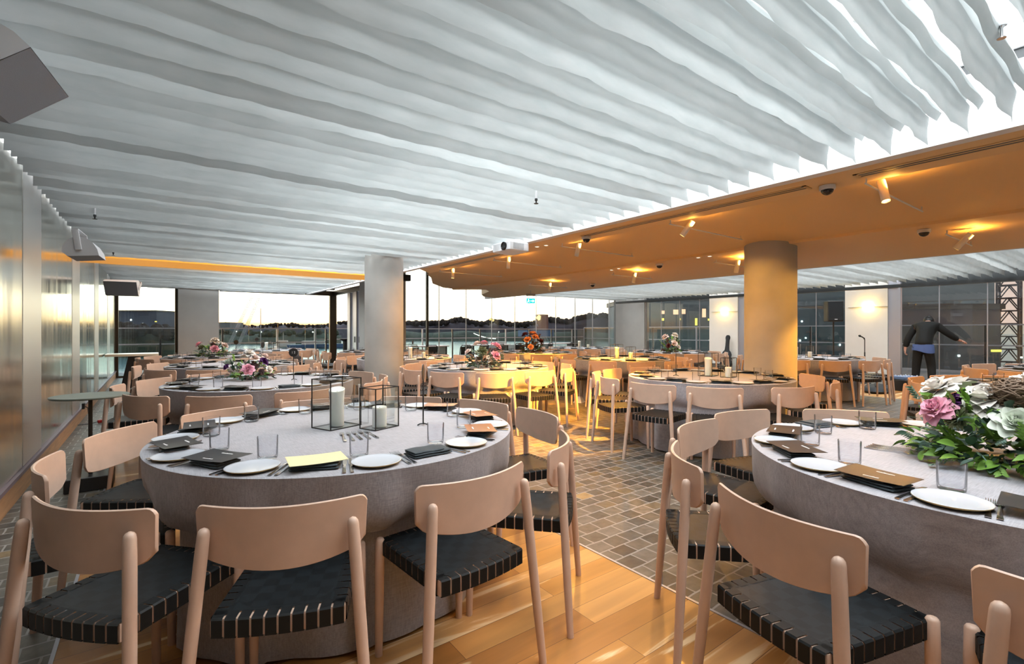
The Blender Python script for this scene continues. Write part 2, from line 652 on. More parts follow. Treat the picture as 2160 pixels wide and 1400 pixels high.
def tag(o, label=None, cat=None, group=None, kind=None):
    if label:
        o['label'] = label
    if cat:
        o['category'] = cat
    if group:
        o['group'] = group
    if kind:
        o['kind'] = kind
    return o


def thing(name, label, cat, loc=(0, 0, 0), rz=0.0, group=None):
    o = bpy.data.objects.new(name, None)
    COL.objects.link(o)
    o.location = loc
    o.rotation_euler = (0, 0, rz)
    o.empty_display_size = 0.1
    return tag(o, label, cat, group)


def structure(name, me, parent=None, label=None, cat=None):
    o = put(name, me, parent)
    return tag(o, label, cat, None, 'structure')


def copy_tree(root):
    r = root.copy()
    COL.objects.link(r)
    for ch in kids[root.name]:
        c = ch.copy()
        COL.objects.link(c)
        c.parent = r
        for g in kids.get(ch.name, ()):
            d = g.copy()
            COL.objects.link(d)
            d.parent = c
    return r


kids = {}


def part(name, me, parent, label=None):
    o = put(name, me, parent)
    kids.setdefault(parent.name, []).append(o)
    if label:
        o['label'] = label
    return o


class Proto:
    """first call places the original, later calls place copies with copied parts"""

    def __init__(s, make):
        s.root = make()
        s.used = False

    def place(s, loc, rz=0.0, label=None, group=None, scale=None):
        o = s.root if not s.used else copy_tree(s.root)
        s.used = True
        o.location = loc
        o.rotation_euler = (0, 0, rz)
        if scale:
            o.scale = (scale, scale, scale)
        if label:
            o['label'] = label
        if group:
            o['group'] = group
        return o

    def finish(s):
        if not s.used:
            for c in kids.get(s.root.name, []):
                for g in kids.get(c.name, []):
                    bpy.data.objects.remove(g)
                bpy.data.objects.remove(c)
            bpy.data.objects.remove(s.root)

# ------------------------------------------------------------------ room shell
WX = -0.84        # left wall face
YB = -3.2         # wall behind the camera
YL = 16.9         # far glazing of the left bay
YC = 13.3         # far glazing of the middle and right bays
XR = 15.0         # right wall face
ZB = 2.47         # hem of the cloth baffles
ROOF = 3.5
XD = 4.95         # folding-door line between the left bay and the terrace

mb = MB()
# floor laid in bands: stone setts and floorboards, all at one level
bands = [(-1.0, -0.32, 1), (-0.32, 2.05, 0), (2.05, 11.2, 1), (11.2, 13.6, 0), (13.6, 15.3, 1)]
for x0, x1, k in bands:
    mb.mi = k
    y1 = YL + 0.1 if x1 < 5 else YC + 0.1
    mb.box(x0, x1, YB - 0.1, y1, -0.12, 0.0)
mb.mi = 1
mb.box(2.05, XD + 0.1, YC + 0.1, YL + 0.1, -0.12, 0.0)
structure('floor', mb.mesh('floor', [BOARDS, SETTS], smooth=False))
mb = MB()
mb.box(2.043, 2.057, YB, YC, -0.02, 0.0035)
mb.box(-0.327, -0.313, YB, YL, -0.02, 0.0035)
structure('trim_1', mb.mesh('floor_edging', ALU, smooth=False))

# left wall: brushed metal sheets with narrow plain strips between them, timber skirting, dark rail
mb = MB()
mb.box(WX - 0.2, WX - 0.004, YB, YL + 0.1, 0, ROOF)
mb.mi = 1
y = 5.4 - 3 * 2.88
k = 0
while y < YL:
    w = (0.78, 2.10)[k % 2]
    a_, b_ = max(y, YB), min(y + w, YL)
    if b_ > a_:
        mb.mi = 2 if k % 2 == 0 else 1
        x = WX if k % 2 else WX + 0.003
        mb.box(WX - 0.004, x, a_ + 0.002, b_ - 0.002, 0.2, ROOF - 0.02)
    y += w
    k += 1
MSTRIP = P('satin_metal_strip', (0.70, 0.71, 0.70), 0.36, metal=0.9, bump=0.05, bscale=20)
structure('wall_left', mb.mesh('wall_left', [PLASTER, METALW, MSTRIP], smooth=False))
mb = MB()
mb.box(WX - 0.004, WX + 0.012, YB, YL, 0, 0.165)
mb.mi = 1
mb.box(WX - 0.004, WX + 0.026, YB, YL, 0.165, 0.195)
structure('baseboard_left', mb.mesh('baseboard_left', [SKIRT, RAILM], smooth=False))

mb = MB()
mb.box(WX - 0.2, XR + 0.3, YB - 0.2, YB, 0, ROOF)
structure('wall_back', mb.mesh('wall_back', CONC2, smooth=False))

# roof slab over everything
mb = MB()
mb.box(WX - 0.2, XD + 0.2, YB - 0.2, YL + 0.3, ROOF, ROOF + 0.2)
mb.box(XD + 0.2, XR + 0.3, YB - 0.2, YC + 0.3, ROOF, ROOF + 0.2)
structure('ceiling', mb.mesh('roof_slab', PLASTER, smooth=False))

# tan soffit in three folds, its far end cut to a crooked line
def soffit_z(x):
    pr = [(4.14, 2.47), (4.57, 2.465), (4.575, 2.60), (6.4, 2.40), (6.42, 2.37), (8.6, 2.30)]
    for (a, za), (b, zb) in zip(pr, pr[1:]):
        if x <= b:
            return za + (zb - za) * (x - a) / (b - a)
    return pr[-1][1]

edge = [(4.14, 8.6), (4.57, 9.05), (4.575, 9.06), (4.8, 9.4), (5.0, 10.0), (5.25, 10.3), (5.7, 11.1), (6.2, 11.45), (6.4, 11.35), (6.42, 11.33), (6.75, 10.9), (7.0, 10.6), (7.3, 10.9), (7.7, 11.9), (8.1, 12.4), (8.6, 12.5)]
mb = MB()
lo = [[(x, YB, soffit_z(x)) for x, y in edge], [(x, y, soffit_z(x)) for x, y in edge]]
hi = [[(x, y, 2.68) for x, y in edge], [(x, YB, 2.68) for x, y in edge]]
mb.loft(lo + hi, closed=False)
structure('ceiling.001', mb.mesh('soffit', TAN, smooth=False))

# white fascia between left bay and soffit, with a broken dark slot high up
mb = MB()
mb.box(4.04, 4.14, YB, YL - 0.05, ZB, 2.86)
mb.box(4.04, 4.14, YB, YL - 0.05, 2.93, ROOF)
mb.mi = 1
y = YB
while y < YL - 0.4:
    mb.box(4.06, 4.13, y, y + 0.62, 2.86, 2.93)
    mb.mi = 0
    mb.box(4.04, 4.14, y + 0.62, y + 0.68, 2.86, 2.93)
    mb.mi = 1
    y += 0.68
structure('trim_2', mb.mesh('fascia', [WHITEP, DARKF], smooth=False))
# fascia over the right bay edge
mb = MB()
mb.box(8.6, 8.68, YB, YC - 0.2, 2.30, ROOF)
structure('trim_3', mb.mesh('fascia_right', WHITEP, smooth=False))
# pale side bands where the left bay meets the left wall
# orange beam crossing the left bay, its lit look emitted by the material
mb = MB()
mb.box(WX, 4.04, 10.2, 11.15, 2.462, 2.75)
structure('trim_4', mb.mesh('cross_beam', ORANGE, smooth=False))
# dark beam above the middle glazing
mb = MB()
mb.box(XD, XR, YC - 0.06, YC + 0.06, 3.30, ROOF)
mb.box(XD - 0.1, 6.0, YC - 0.25, YC - 0.08, 2.72, 2.9)
structure('trim_5', mb.mesh('glazing_head', DARKF, smooth=False))

# round concrete columns
def column(x, y, r, z1, name):
    mb = MB()
    mb.lathe([(r, 0), (r, z1)], 48, (x, y, 0))
    o = structure(name, mb.mesh(name, CONC))
    return o

c1 = column(3.06, 7.69, 0.31, ROOF, 'column')
tag(c1, 'round grey concrete column standing between the left tables', 'column')
c2 = column(6.53, 3.10, 0.31, 2.5, 'column.001')
tag(c2, 'round concrete column lit amber beneath the tan ceiling', 'column')

# ---- far glazing of the left bay (window_1)
def struct_root(name, label=None, cat=None):
    o = bpy.data.objects.new(name, None)
    COL.objects.link(o)
    o['kind'] = 'structure'
    return o

def X_at(px, Y):
    return on_y(px, 700, Y)[0]

w1 = struct_root('window_1')
mb = MB()
for px0, px1 in ((240, 250), (369, 376), (695, 709)):
    mb.box(X_at(px0, YL), X_at(px1, YL), YL - 0.06, YL + 0.06, 0, 2.6)
mb.box(X_at(463, YL), X_at(709, YL), YL - 0.05, YL + 0.05, 2.46, 2.62)
mb.box(WX, X_at(376, YL), YL - 0.05, YL + 0.05, 2.56, 2.7)
mb.box(WX, XD, YL - 0.05, YL + 0.05, 0, 0.05)
part('frame', mb.mesh('window_frame', BRONZE, smooth=False), w1)
def pane(parent, x0, x1, y0, y1, z0, z1, mat, name='pane'):
    mb = MB()
    mb.box(x0, x1, y0, y1, z0, z1)
    return part(name, mb.mesh('pane', mat, smooth=False), parent)
xs = [WX] + [X_at(p, YL) for p in (262, 290, 317, 345, 369)]
for a, b_ in zip(xs, xs[1:]):
    pane(w1, a + 0.006, b_ - 0.006, YL - 0.006, YL + 0.006, 0.05, 2.56, DGLASS)
xs = [X_at(p, YL) for p in (463, 525, 586, 644, 695)]
for a, b_ in zip(xs, xs[1:]):
    pane(w1, a + 0.006, b_ - 0.006, YL - 0.006, YL + 0.006, 0.05, 2.46, WGLASS)
mb = MB()
mb.box(X_at(376, YL - 0.4), X_at(462, YL - 0.4), YL - 0.4, YL + 0.1, 0, ROOF)
structure('wall_far', mb.mesh('wall_far', CONC2, smooth=False))
mb = MB()
mb.box(WX, XD, YL - 0.08, YL + 0.08, 2.66, ROOF)
structure('trim_6', mb.mesh('far_head', DARKF, smooth=False))

# ---- folding doors to the terrace, folded into a stack (door_1)
d1 = struct_root('door_1')
mb = MB()
mb.box(XD - 0.06, XD + 0.06, YC, YL, 2.47, 2.62)
part('frame', mb.mesh('door_head', BRONZE, smooth=False), d1)
ya = on_x(736, 700, XD)[1]
for k in range(4):
    y0 = ya - k * 0.30
    mb = MB()
    x0, x1 = XD - 0.05 + 0.04 * (k % 2), XD + 0.02 + 0.04 * (k % 2)
    mb.box(x0, x1, y0 - 0.27, y0, 0.03, 2.46)
    mb.mi = 1
    mb.box(x0 - 0.006, x0, y0 - 0.28, y0 - 0.25, 0.03, 2.46)
    dl = part('door_leaf', mb.mesh('door_leaf', [ALU, BRONZE], smooth=False), d1)
    if k > 1:
        m2 = MB()
        m2.rbox(x0 - 0.03, x0 - 0.008, y0 - 0.16, y0 - 0.12, 0.92, 1.10, 0.008)
        part('door_handle', m2.mesh('door_handle', DARKF), dl)
mb = MB()
mb.box(XD - 0.08, XD + 0.1, YC, ya - 1.2, 0, ROOF)
structure('wall_terrace', mb.mesh('wall_terrace', CONC2, smooth=False))

# ---- middle glazing (window_2)
w2 = struct_root('window_2')
vpx = [853, 901, 926, 983, 1037, 1086, 1131, 1172, 1213, 1250, 1285, 1303]
xs = [X_at(p, YC) for p in vpx]
for a, b_ in zip(xs, xs[1:]):
    pane(w2, a + 0.008, b_ - 0.008, YC - 0.008, YC + 0.008, 0.04, 3.30, WGLASS)
mb = MB()
mb.box(xs[1] - 0.03, xs[1] + 0.03, YC - 0.04, YC + 0.04, 0, 3.3)
mb.box(xs[0], xs[-1], YC - 0.05, YC + 0.05, 0, 0.04)
part('frame', mb.mesh('glazing_frame', DARKF, smooth=False), w2)
mb = MB()
for x in xs[2:-1]:
    mb.box(x - 0.008, x + 0.008, YC - 0.014, YC + 0.014, 0.04, 3.3)
part('joint', mb.mesh('glazing_joint', ALU, smooth=False), w2)
mb = MB()
mb.box(XD + 0.1, xs[0], YC - 0.1, YC + 0.1, 0, ROOF)
mb.box(xs[-1], XR + 0.3, YC - 0.1, YC + 0.2, 0, ROOF)
structure('wall_far.001', mb.mesh('wall_far_pier', CONC2, smooth=False))

# ---- right wall: plaster piers and tinted glazing
def Y_at(px, X):
    return on_x(px, 700, X)[1]

piers = [(Y_at(1360, XR), YC - 0.1, CONC2), (Y_at(1557, XR), Y_at(1497, XR), PLASTER), (Y_at(1873, XR), Y_at(1783, XR), PLASTER)]
for k, (ya_, yb_, mt) in enumerate(piers):
    mb = MB()
    mb.box(XR - 0.02, XR + 0.25, ya_, yb_, 0, ROOF)
    structure('wall_right' + ('' if k == 0 else '.%03d' % k), mb.mesh('wall_right_pier', mt, smooth=False))
mb = MB()
for ya_, yb_ in ((Y_at(1572, XR), Y_at(1557, XR)), (Y_at(1900, XR), Y_at(1873, XR))):
    mb.box(XR + 0.02, XR + 0.25, ya_ + 0.05, yb_, 0, 2.6)
    mb.box(XR - 0.02, XR + 0.1, ya_, ya_ + 0.05, 0, 2.5)
structure('trim_7', mb.mesh('pier_return', ALU, smooth=False))
mb = MB()
mb.box(XR - 0.03, XR + 0.25, YB, YC - 0.1, 2.36, 2.44)
mb.box(XR + 0.1, XR + 0.25, YB, YC - 0.1, 2.44, ROOF)
structure('trim_8', mb.mesh('right_head', DARKF, smooth=False))
for wi, (ya_, yb_, cuts) in enumerate(((piers[1][1], piers[0][0], (1393, 1432, 1474)), (piers[2][1], Y_at(1572, XR), (1600, 1640, 1720)), (YB, Y_at(1900, XR), (1980, 2082, 2330)))):
    w = struct_root('window_%d' % (wi + 3))
    ys = [ya_] + sorted(Y_at(c, XR) for c in cuts if ya_ < Y_at(c, XR) < yb_) + [yb_]
    for a, b_ in zip(ys, ys[1:]):
        pane(w, XR + 0.05, XR + 0.062, a + 0.008, b_ - 0.008, 0.04, 2.36, DGLASS)
    mb = MB()
    for yy in ys[1:-1]:
        mb.box(XR + 0.045, XR + 0.067, yy - 0.008, yy + 0.008, 0.04, 2.36)
    mb.box(XR + 0.03, XR + 0.08, ya_, yb_, 0, 0.04)
    part('joint', mb.mesh('glazing_joint', ALU, smooth=False), w)

# ------------------------------------------------------------------ cloth baffles
def baffle_mesh(x0, x1, seed, hang=0.155):
    rnd = random.Random(seed)
    nx = 56
    # profile: flap hanging below a rolled fold, (offset in y, height above hem)
    roll = 0.036
    prof = []
    prof += [(0.0, 0.0), (0.004, 0.05), (0.002, 0.10), (-0.004, hang - 0.03)]
    for k in range(7):
        a = radians(-60 + 50 * k)
        prof.append((-roll * 0.9 + roll * cos(a), hang + roll + roll * sin(a)))
    prof += [(-2 * roll, hang + 0.01), (-0.045, hang - 0.03)]
    ph = [rnd.uniform(0, 6.28) for _ in range(8)]
    mb = MB()
    rings = []
    for i in range(nx + 1):
        u = i / nx
        x = x0 + (x1 - x0) * u
        ring = []
        for j, (py, pz) in enumerate(prof):
            wv = 0.004 * sin(2.1 * x + ph[0] + pz * 9) + 0.003 * sin(6.7 * x + ph[1] - pz * 14) + 0.003 * sin(17 * x + ph[2])
            low = max(0.0, 1 - pz / hang)
            wz = (0.004 * sin(3.3 * x + ph[3]) + 0.003 * sin(11.7 * x + ph[4]) + 0.0035 * sin(29 * x + ph[5])) * low
            sag = 0.006 * sin(11 * x + ph[6]) * (0 if 3 < j < 11 else 1)
            xe = x
            if i == nx:
                xe = x - 0.03 * (pz / hang)
            ring.append((xe, py + wv * (0.35 + low) + sag, pz + wz + ((-0.012) * low if i == nx else 0)))
        rings.append(ring)
    mb.loft(rings, closed=False)
    return mb.mesh('baffle', FABRIC, angle=70)

bm1 = [baffle_mesh(WX + 0.05, 3.96, s) for s in range(6)]
bm2 = [baffle_mesh(8.72, 14.82, s + 20) for s in range(6)]
PITCH = 0.19
rb = random.Random(5)
n = 0
y = 0.14
while y < YL - 0.2:
    if not (10.08 < y < 11.28):
        o = put('ceiling_baffle', bm1[(n * 5) % 6 if n % 7 else (n * 3 + 1) % 6], None, (0, y + rb.uniform(-0.012, 0.012), ZB + rb.uniform(-0.012, 0.010)))
        o.rotation_euler = (radians(rb.uniform(-1, 1) * (3.5 if y < 3.4 else 7)), 0, radians(rb.uniform(-0.15, 0.15)))
        tag(o, 'white cloth baffle in the row hung over the left bay', 'ceiling baffle', 'white cloth baffles over the left bay')
    y += PITCH
    n += 1
n = 0
y = 1.12
while y < YC - 0.35:
    o = put('ceiling_baffle', bm2[(n * 5) % 6 if n % 7 else (n * 3 + 1) % 6], None, (0, y + rb.uniform(-0.012, 0.012), ZB + rb.uniform(-0.012, 0.010)))
    o.rotation_euler = (radians(rb.uniform(-6, 6)), 0, 0)
    tag(o, 'white cloth baffle in the row hung beyond the tan ceiling', 'ceiling baffle', 'white cloth baffles over the right bay')
    y += PITCH
    n += 1

# ------------------------------------------------------------------ chairs
def make_chair():
    t = thing('dining_chair', 'pale beech dining chair', 'chair')
    # seat rails
    def edge_pts(z):
        return None
    W1, W0, YF, YR = 0.182, 0.184, 0.222, -0.212      # half widths front / rear, front and rear y
    Z1, Z0 = 0.452, 0.402
    def side_x(y):
        return W0 + (W1 - W0) * (y - YR) / (YF - YR)
    def rear_y(x):
        return YR - 0.018 * (1 - (x / W0) ** 2)
    def front_y(x):
        return YF + 0.006 * (1 - (x / W1) ** 2)
    mb = MB()
    rings = []
    rw = 0.032
    n = 10
    outer, inner = [], []
    for k in range(n + 1):
        x = -W1 + 2 * W1 * k / n
        outer.append((x, front_y(x)))
        inner.append((x * (1 - rw / W1), front_y(x) - rw))
    for k in range(n + 1):
        x = W0 - 2 * W0 * k / n
        outer.append((x, rear_y(x)))
        inner.append((x * (1 - rw / W0), rear_y(x) + rw))
    rings = [[(x, y, Z0) for x, y in outer], [(x, y, Z1 - 0.006) for x, y in outer],
             [(x * 0.99, y * 0.99, Z1) for x, y in outer], [(x, y, Z1) for x, y in inner], [(x, y, Z0) for x, y in inner], [(x, y, Z0) for x, y in outer]]
    mb.loft(rings)
    part('seat_frame', mb.mesh('seat_frame', WOOD), t)
    # webbing: woven top plus straps that wrap the rails, gaps showing wood
    mb = MB()
    ins = 0.034
    def top(u, v):
        y = YR - 0.018 + ins + (YF - YR + 0.018 - 2 * ins + 0.004) * v
        hx = side_x(y) - ins + 0.004
        x = -hx + 2 * hx * u
        y2 = max(y, rear_y(x) + ins) if v == 0 else y
        sag = 0.006 * (1 - (2 * u - 1) ** 2) * (1 - (2 * v - 1) ** 2)
        return (x, y2, Z1 + 0.0035 - sag)
    mb.grid(top, 8, 8)
    mb.mi = 1
    ns = 10
    gap = 0.0028
    zt = Z1 + 0.0038
    o = 0.004
    for k in range(ns):
        for side in ('f', 'r'):
            w = W1 if side == 'f' else W0
            x0 = -w + 2 * w * k / ns + gap
            x1 = -w + 2 * w * (k + 1) / ns - gap
            pr = []
            for x in (x0, x1):
                if side == 'f':
                    yo, yi = front_y(x) + o, front_y(x) - ins - 0.006
                else:
                    yo, yi = rear_y(x) - o, rear_y(x) + ins + 0.006
                sgn = 1 if side == 'f' else -1
                pr.append([(x, yi, zt), (x, yo - sgn * 0.005, zt), (x, yo, zt - 0.005), (x, yo, Z0 - 0.002), (x, yo - sgn * 0.03, Z0 - 0.004)])
            mb.loft(pr if side == 'f' else pr[::-1], closed=False)
        for sx in (-1, 1):
            y0 = YR + 0.012 + (YF - YR - 0.02) * k / ns + gap
            y1 = YR + 0.012 + (YF - YR - 0.02) * (k + 1) / ns - gap
            pr = []
            for y in (y0, y1):
                xo, xi = side_x(y) + o, side_x(y) - ins - 0.006
                pr.append([(sx * xi, y, zt), (sx * (xo - 0.005), y, zt), (sx * xo, y, zt - 0.005), (sx * xo, y, Z0 - 0.002), (sx * (xo - 0.03), y, Z0 - 0.004)])
            mb.loft(pr[::-1] if sx > 0 else pr, closed=False)
    part('seat', mb.mesh('seat', [WEAVE, WEB], angle=30), t, 'black woven webbing seat')
    # backrest: bent panel, smile-shaped lower edge
    mb = MB()
    HW = 0.243
    nu, nv = 30, 6
    def surf(u, v, off):
        s = sin(pi * (u - 0.5)) ** 1
        zt_ = 0.765 - 0.004 * (1 - s * s) - 0.020 * (max(0, abs(s) - 0.90) / 0.10) ** 3
        drop = 0.184 - 0.036 * abs(s) ** 2.2 - (0.040 * (max(0, abs(s) - 0.84) / 0.16) ** 3)
        z = zt_ - drop * (1 - v)
        y = -0.214 + 0.062 * abs(s) ** 1.9 + 0.03 * (0.765 - z) + off
        x = s * HW * (1 - 0.02 * (1 - v))
        return (x, y, z)
    th = 0.011
    rings = []
    # closed loop in v: outer face up, inner face down, with a small rounding
    for i in range(nu + 1):
        u = i / nu
        ring = [surf(u, j / nv, -th / 2) for j in range(nv + 1)]
        a = surf(u, 1, 0)
        ring.append((a[0], a[1], a[2] + 0.003))
        ring += [surf(u, j / nv, th / 2) for j in range(nv, -1, -1)]
        a = surf(u, 0, 0)
        ring.append((a[0], a[1], a[2] - 0.003))
        rings.append(ring)
    mb.loft(rings, True, True)
    part('backrest', mb.mesh('backrest', WOOD, angle=50), t)
    for sx in (-1, 1):
        mb = MB()
        top_ = Vector((sx * 0.204, -0.200, 0.712))
        foot = Vector((sx * 0.262, -0.246, 0.0))
        pts, rad = [], []
        for tt, r in ((1.0, 0.003), (0.995, 0.0105), (0.985, 0.0155), (0.97, 0.0172), (0.9, 0.0182), (0.6, 0.0182), (0.3, 0.0170), (0.015, 0.0145), (0.0, 0.0145)):
            pts.append(foot.lerp(top_, tt))
            rad.append(r)
        mb.tube(pts[::-1], rad[::-1], 10)
        part('leg', mb.mesh('rear_leg', WOOD, angle=60), t)
    for sx in (-1, 1):
        mb = MB()
        top_ = Vector((sx * 0.190, 0.208, 0.466))
        foot = Vector((sx * 0.192, 0.214, 0.0))
        pts, rad = [], []
        for tt, r in ((1.0, 0.006), (0.995, 0.013), (0.98, 0.0175), (0.8, 0.0185), (0.4, 0.017), (0.015, 0.0145), (0.0, 0.0145)):
            pts.append(foot.lerp(top_, tt))
            rad.append(r)
        mb.tube(pts[::-1], rad[::-1], 10)
        part('leg', mb.mesh('front_leg', WOOD, angle=60), t)
    return t


# ------------------------------------------------------------------ table ware
ZT = 0.75


def make_plate():
    t = thing('side_plate', 'plate', 'plate')
    mb = MB()
    mb.lathe([(0.0, 0.0), (0.066, 0.0), (0.092, 0.0085), (0.0972, 0.0125), (0.0968, 0.0140)], 40, caps=False)
    part('rim', mb.mesh('plate_underside', PRIM), t, 'gilt brown edge')
    mb = MB()
    mb.lathe([(0.0, 0.0085), (0.062, 0.0085), (0.088, 0.0125), (0.0950, 0.0148), (0.0966, 0.0142)], 40, caps=False)
    part('face', mb.mesh('plate_face', PLATE), t)
    return t


def make_tumbler():
    mb = MB()
    mb.lathe([(0.030, 0.0), (0.0365, 0.003), (0.0385, 0.012), (0.040, 0.094), (0.0385, 0.0945), (0.0372, 0.020), (0.034, 0.014), (0.0, 0.0125)], 28, caps=True)
    me = mb.mesh('tumbler', GLASSM)
    o = put('water_glass', me)
    tag(o, 'glass', 'glass')
    return o


GLASSM = MATS['tumbler_glass']
m = GLASSM
t = m.node_tree
N, L = t.nodes, t.links
b = N['Principled BSDF']
# clear glass that lets light through without caustics
out = N['Material Output']
lay = N.new('ShaderNodeMixShader')
tr = N.new('ShaderNodeBsdfTransparent')
tr.inputs['Color'].default_value = (0.975, 0.98, 0.99, 1)
gl = N.new('ShaderNodeBsdfGlossy')
gl.inputs['Roughness'].default_value = 0.02
lw = N.new('ShaderNodeLayerWeight')
lw.inputs['Blend'].default_value = 0.12
mm = N.new('ShaderNodeMath')
mm.operation = 'MULTIPLY_ADD'
mm.inputs[1].default_value = 0.75
mm.inputs[2].default_value = 0.02
L.new(lw.outputs['Fresnel'], mm.inputs[0])
L.new(mm.outputs[0], lay.inputs['Fac'])
L.new(tr.outputs[0], lay.inputs[1])
L.new(gl.outputs[0], lay.inputs[2])
L.new(lay.outputs[0], out.inputs['Surface'])


def make_napkin():
    mb = MB()
    # folded cloth: three soft layers, long axis x
    def layer(x0, x1, y0, y1, z0, z1, skew):
        st = len(mb.v)
        rings = []
        nx = 8
        for i in range(nx + 1):
            u = i / nx
            x = x0 + (x1 - x0) * u
            hz = (z1 - z0) / 2
            ring = []
            for k in range(14):
                a = 2 * pi * k / 14
                cy_, sz = cos(a), sin(a)
                yy = (y0 + y1) / 2 + (y1 - y0) / 2 * (abs(cy_) ** 0.35) * (1 if cy_ > 0 else -1)
                zz = (z0 + z1) / 2 + hz * (abs(sz) ** 0.7) * (1 if sz > 0 else -1)
                zz += 0.0015 * sin(9 * u + y0 * 30) * (zz - z0) / (z1 - z0)
                sh = 1 if 0 < i < nx else 0.94
                ring.append((x + skew * (yy - y0), (yy - (y0 + y1) / 2) * sh + (y0 + y1) / 2, (zz - (z0 + z1) / 2) * (1 if sh == 1 else 0.6) + (z0 + z1) / 2))
            rings.append(ring)
        mb.loft(rings, True, True)
    layer(-0.090, 0.090, -0.055, 0.055, 0.0005, 0.012, 0.0)
    layer(-0.089, 0.085, -0.054, 0.050, 0.0115, 0.021, 0.03)
    layer(-0.085, 0.052, -0.050, 0.046, 0.0195, 0.027, -0.05)
    o = put('folded_napkin', mb.mesh('napkin', NAP, angle=50))
    return tag(o, 'napkin', 'napkin')


def make_menu(kind):
    mat = (CARD, CARDREFL, CARDRED)[kind]
    def f():
        t = thing('menu_card', 'menu', 'menu')
        mb = MB()
        def top(u, v):
            x = -0.105 + 0.21 * u
            y = -0.0725 + 0.145 * v
            return (x, y, 0.003 * (2 * u - 1) ** 2 + 0.004 * (1 - u) * v)
        def low(u, v):
            p = top(1 - u, v)
            return (p[0], p[1], p[2] - 0.0012)
        mb.grid(top, 6, 3)
        mb.grid(low, 6, 3)
        part('card', mb.mesh('menu_card', mat), t)
        if kind != 1:
            mb = MB()
            rnd = random.Random(3)
            for (x0, x1, yy, hh) in ((-0.02, 0.035, 0.035, 0.008), (-0.025, 0.02, -0.045, 0.007)):
                x = x0
                while x < x1:
                    w = rnd.uniform(0.003, 0.0065)
                    h = hh * rnd.choice((0.7, 1.0, 0.8))
                    z = 0.003 * (x / 0.105) ** 2 + 0.004 * (0.5 - x / 0.21) * (yy / 0.145 + 0.5)
                    mb.box(x, x + w, yy, yy + h, z - 0.0006, z + 0.0012)
                    x += w + 0.0012
            part('lettering', mb.mesh('menu_lettering', INK, smooth=False), t, 'small white lettering')
        return t
    return f


def make_fork():
    mb = MB()
    def sec(y, w, z, th=0.0016):
        return [(-w, y, z), (w, y, z), (w, y, z + th), (-w, y, z + th)]
    R = [sec(-0.10, 0.0065, 0.002), (sec(-0.097, 0.0075, 0.001)), sec(-0.05, 0.0058, 0.002), sec(0.0, 0.0036, 0.006), sec(0.035, 0.0030, 0.007), sec(0.048, 0.006, 0.0045), sec(0.056, 0.0093, 0.002), sec(0.066, 0.0097, 0.001)]
    mb.loft(R, True, True)
    for k in range(4):
        x = -0.0084 + 0.0056 * k
        def tn(y, z, w):
            return [(x - w, y, z), (x + w, y, z), (x + w, y, z + 0.0016), (x - w, y, z + 0.0016)]
        mb.loft([tn(0.0655, 0.001, 0.0015), tn(0.085, 0.0015, 0.0012), tn(0.103, 0.0055, 0.0007)], True, True)
    o = put('fork', mb.mesh('fork', STEEL, angle=35))
    return tag(o, 'fork', 'fork')


def make_knife():
    mb = MB()
    def sec(y, xa, xb, z, th=0.003):
        return [(xa, y, z), (xb, y, z), (xb, y, z + th), (xa, y, z + th)]
    mb.loft([sec(-0.115, -0.006, 0.006, 0.0005), sec(-0.112, -0.007, 0.007, 0.0003), sec(-0.05, -0.006, 0.006, 0.0003), sec(-0.005, -0.0045, 0.0045, 0.0006), sec(0.0, -0.006, 0.006, 0.0008, 0.002), sec(0.01, -0.008, 0.007, 0.001, 0.0014), sec(0.07, -0.009, 0.007, 0.001, 0.0014), sec(0.095, -0.005, 0.007, 0.001, 0.0012), sec(0.103, 0.004, 0.007, 0.001, 0.001)], True, True)
    o = put('knife', mb.mesh('knife', STEEL, angle=35))
    return tag(o, 'knife', 'knife')


def make_lantern(h, a, b):
    def f():
        t = thing('glass_lantern', 'lantern', 'lantern')
        mb = MB()
        r = 0.0024
        for x, y in ((-a, -b), (a, -b), (a, b), (-a, b)):
            mb.box(x - r, x + r, y - r, y + r, 0, h)
        for z in (0.0, h - 2 * r):
            mb.box(-a - r, a + r, -b - r, -b + r, z, z + 2 * r)
            mb.box(-a - r, a + r, b - r, b + r, z, z + 2 * r)
            mb.box(-a - r, -a + r, -b + r, b - r, z, z + 2 * r)
            mb.box(a - r, a + r, -b + r, b - r, z, z + 2 * r)
        part('frame', mb.mesh('lantern_frame', BLACK, smooth=False), t, 'thin black metal frame')
        for k in range(4):
            mb = MB()
            if k % 2 == 0:
                yy = -b if k == 0 else b
                mb.add([(-a + r, yy, 0.004), (a - r, yy, 0.004), (a - r, yy, h - 0.006), (-a + r, yy, h - 0.006)], [(0, 1, 2, 3)])
            else:
                xx = -a if k == 1 else a
                mb.add([(xx, -b + r, 0.004), (xx, b - r, 0.004), (xx, b - r, h - 0.006), (xx, -b + r, h - 0.006)], [(0, 1, 2, 3)])
            part('pane', mb.mesh('lantern_pane', LGLASS, smooth=False), t, 'clear glass pane')
        mb = MB()
        mb.box(-a + r, a - r, -b + r, b - r, 0.001, 0.004)
        part('base', mb.mesh('lantern_base', LGLASS, smooth=False), t)
        return t
    return f


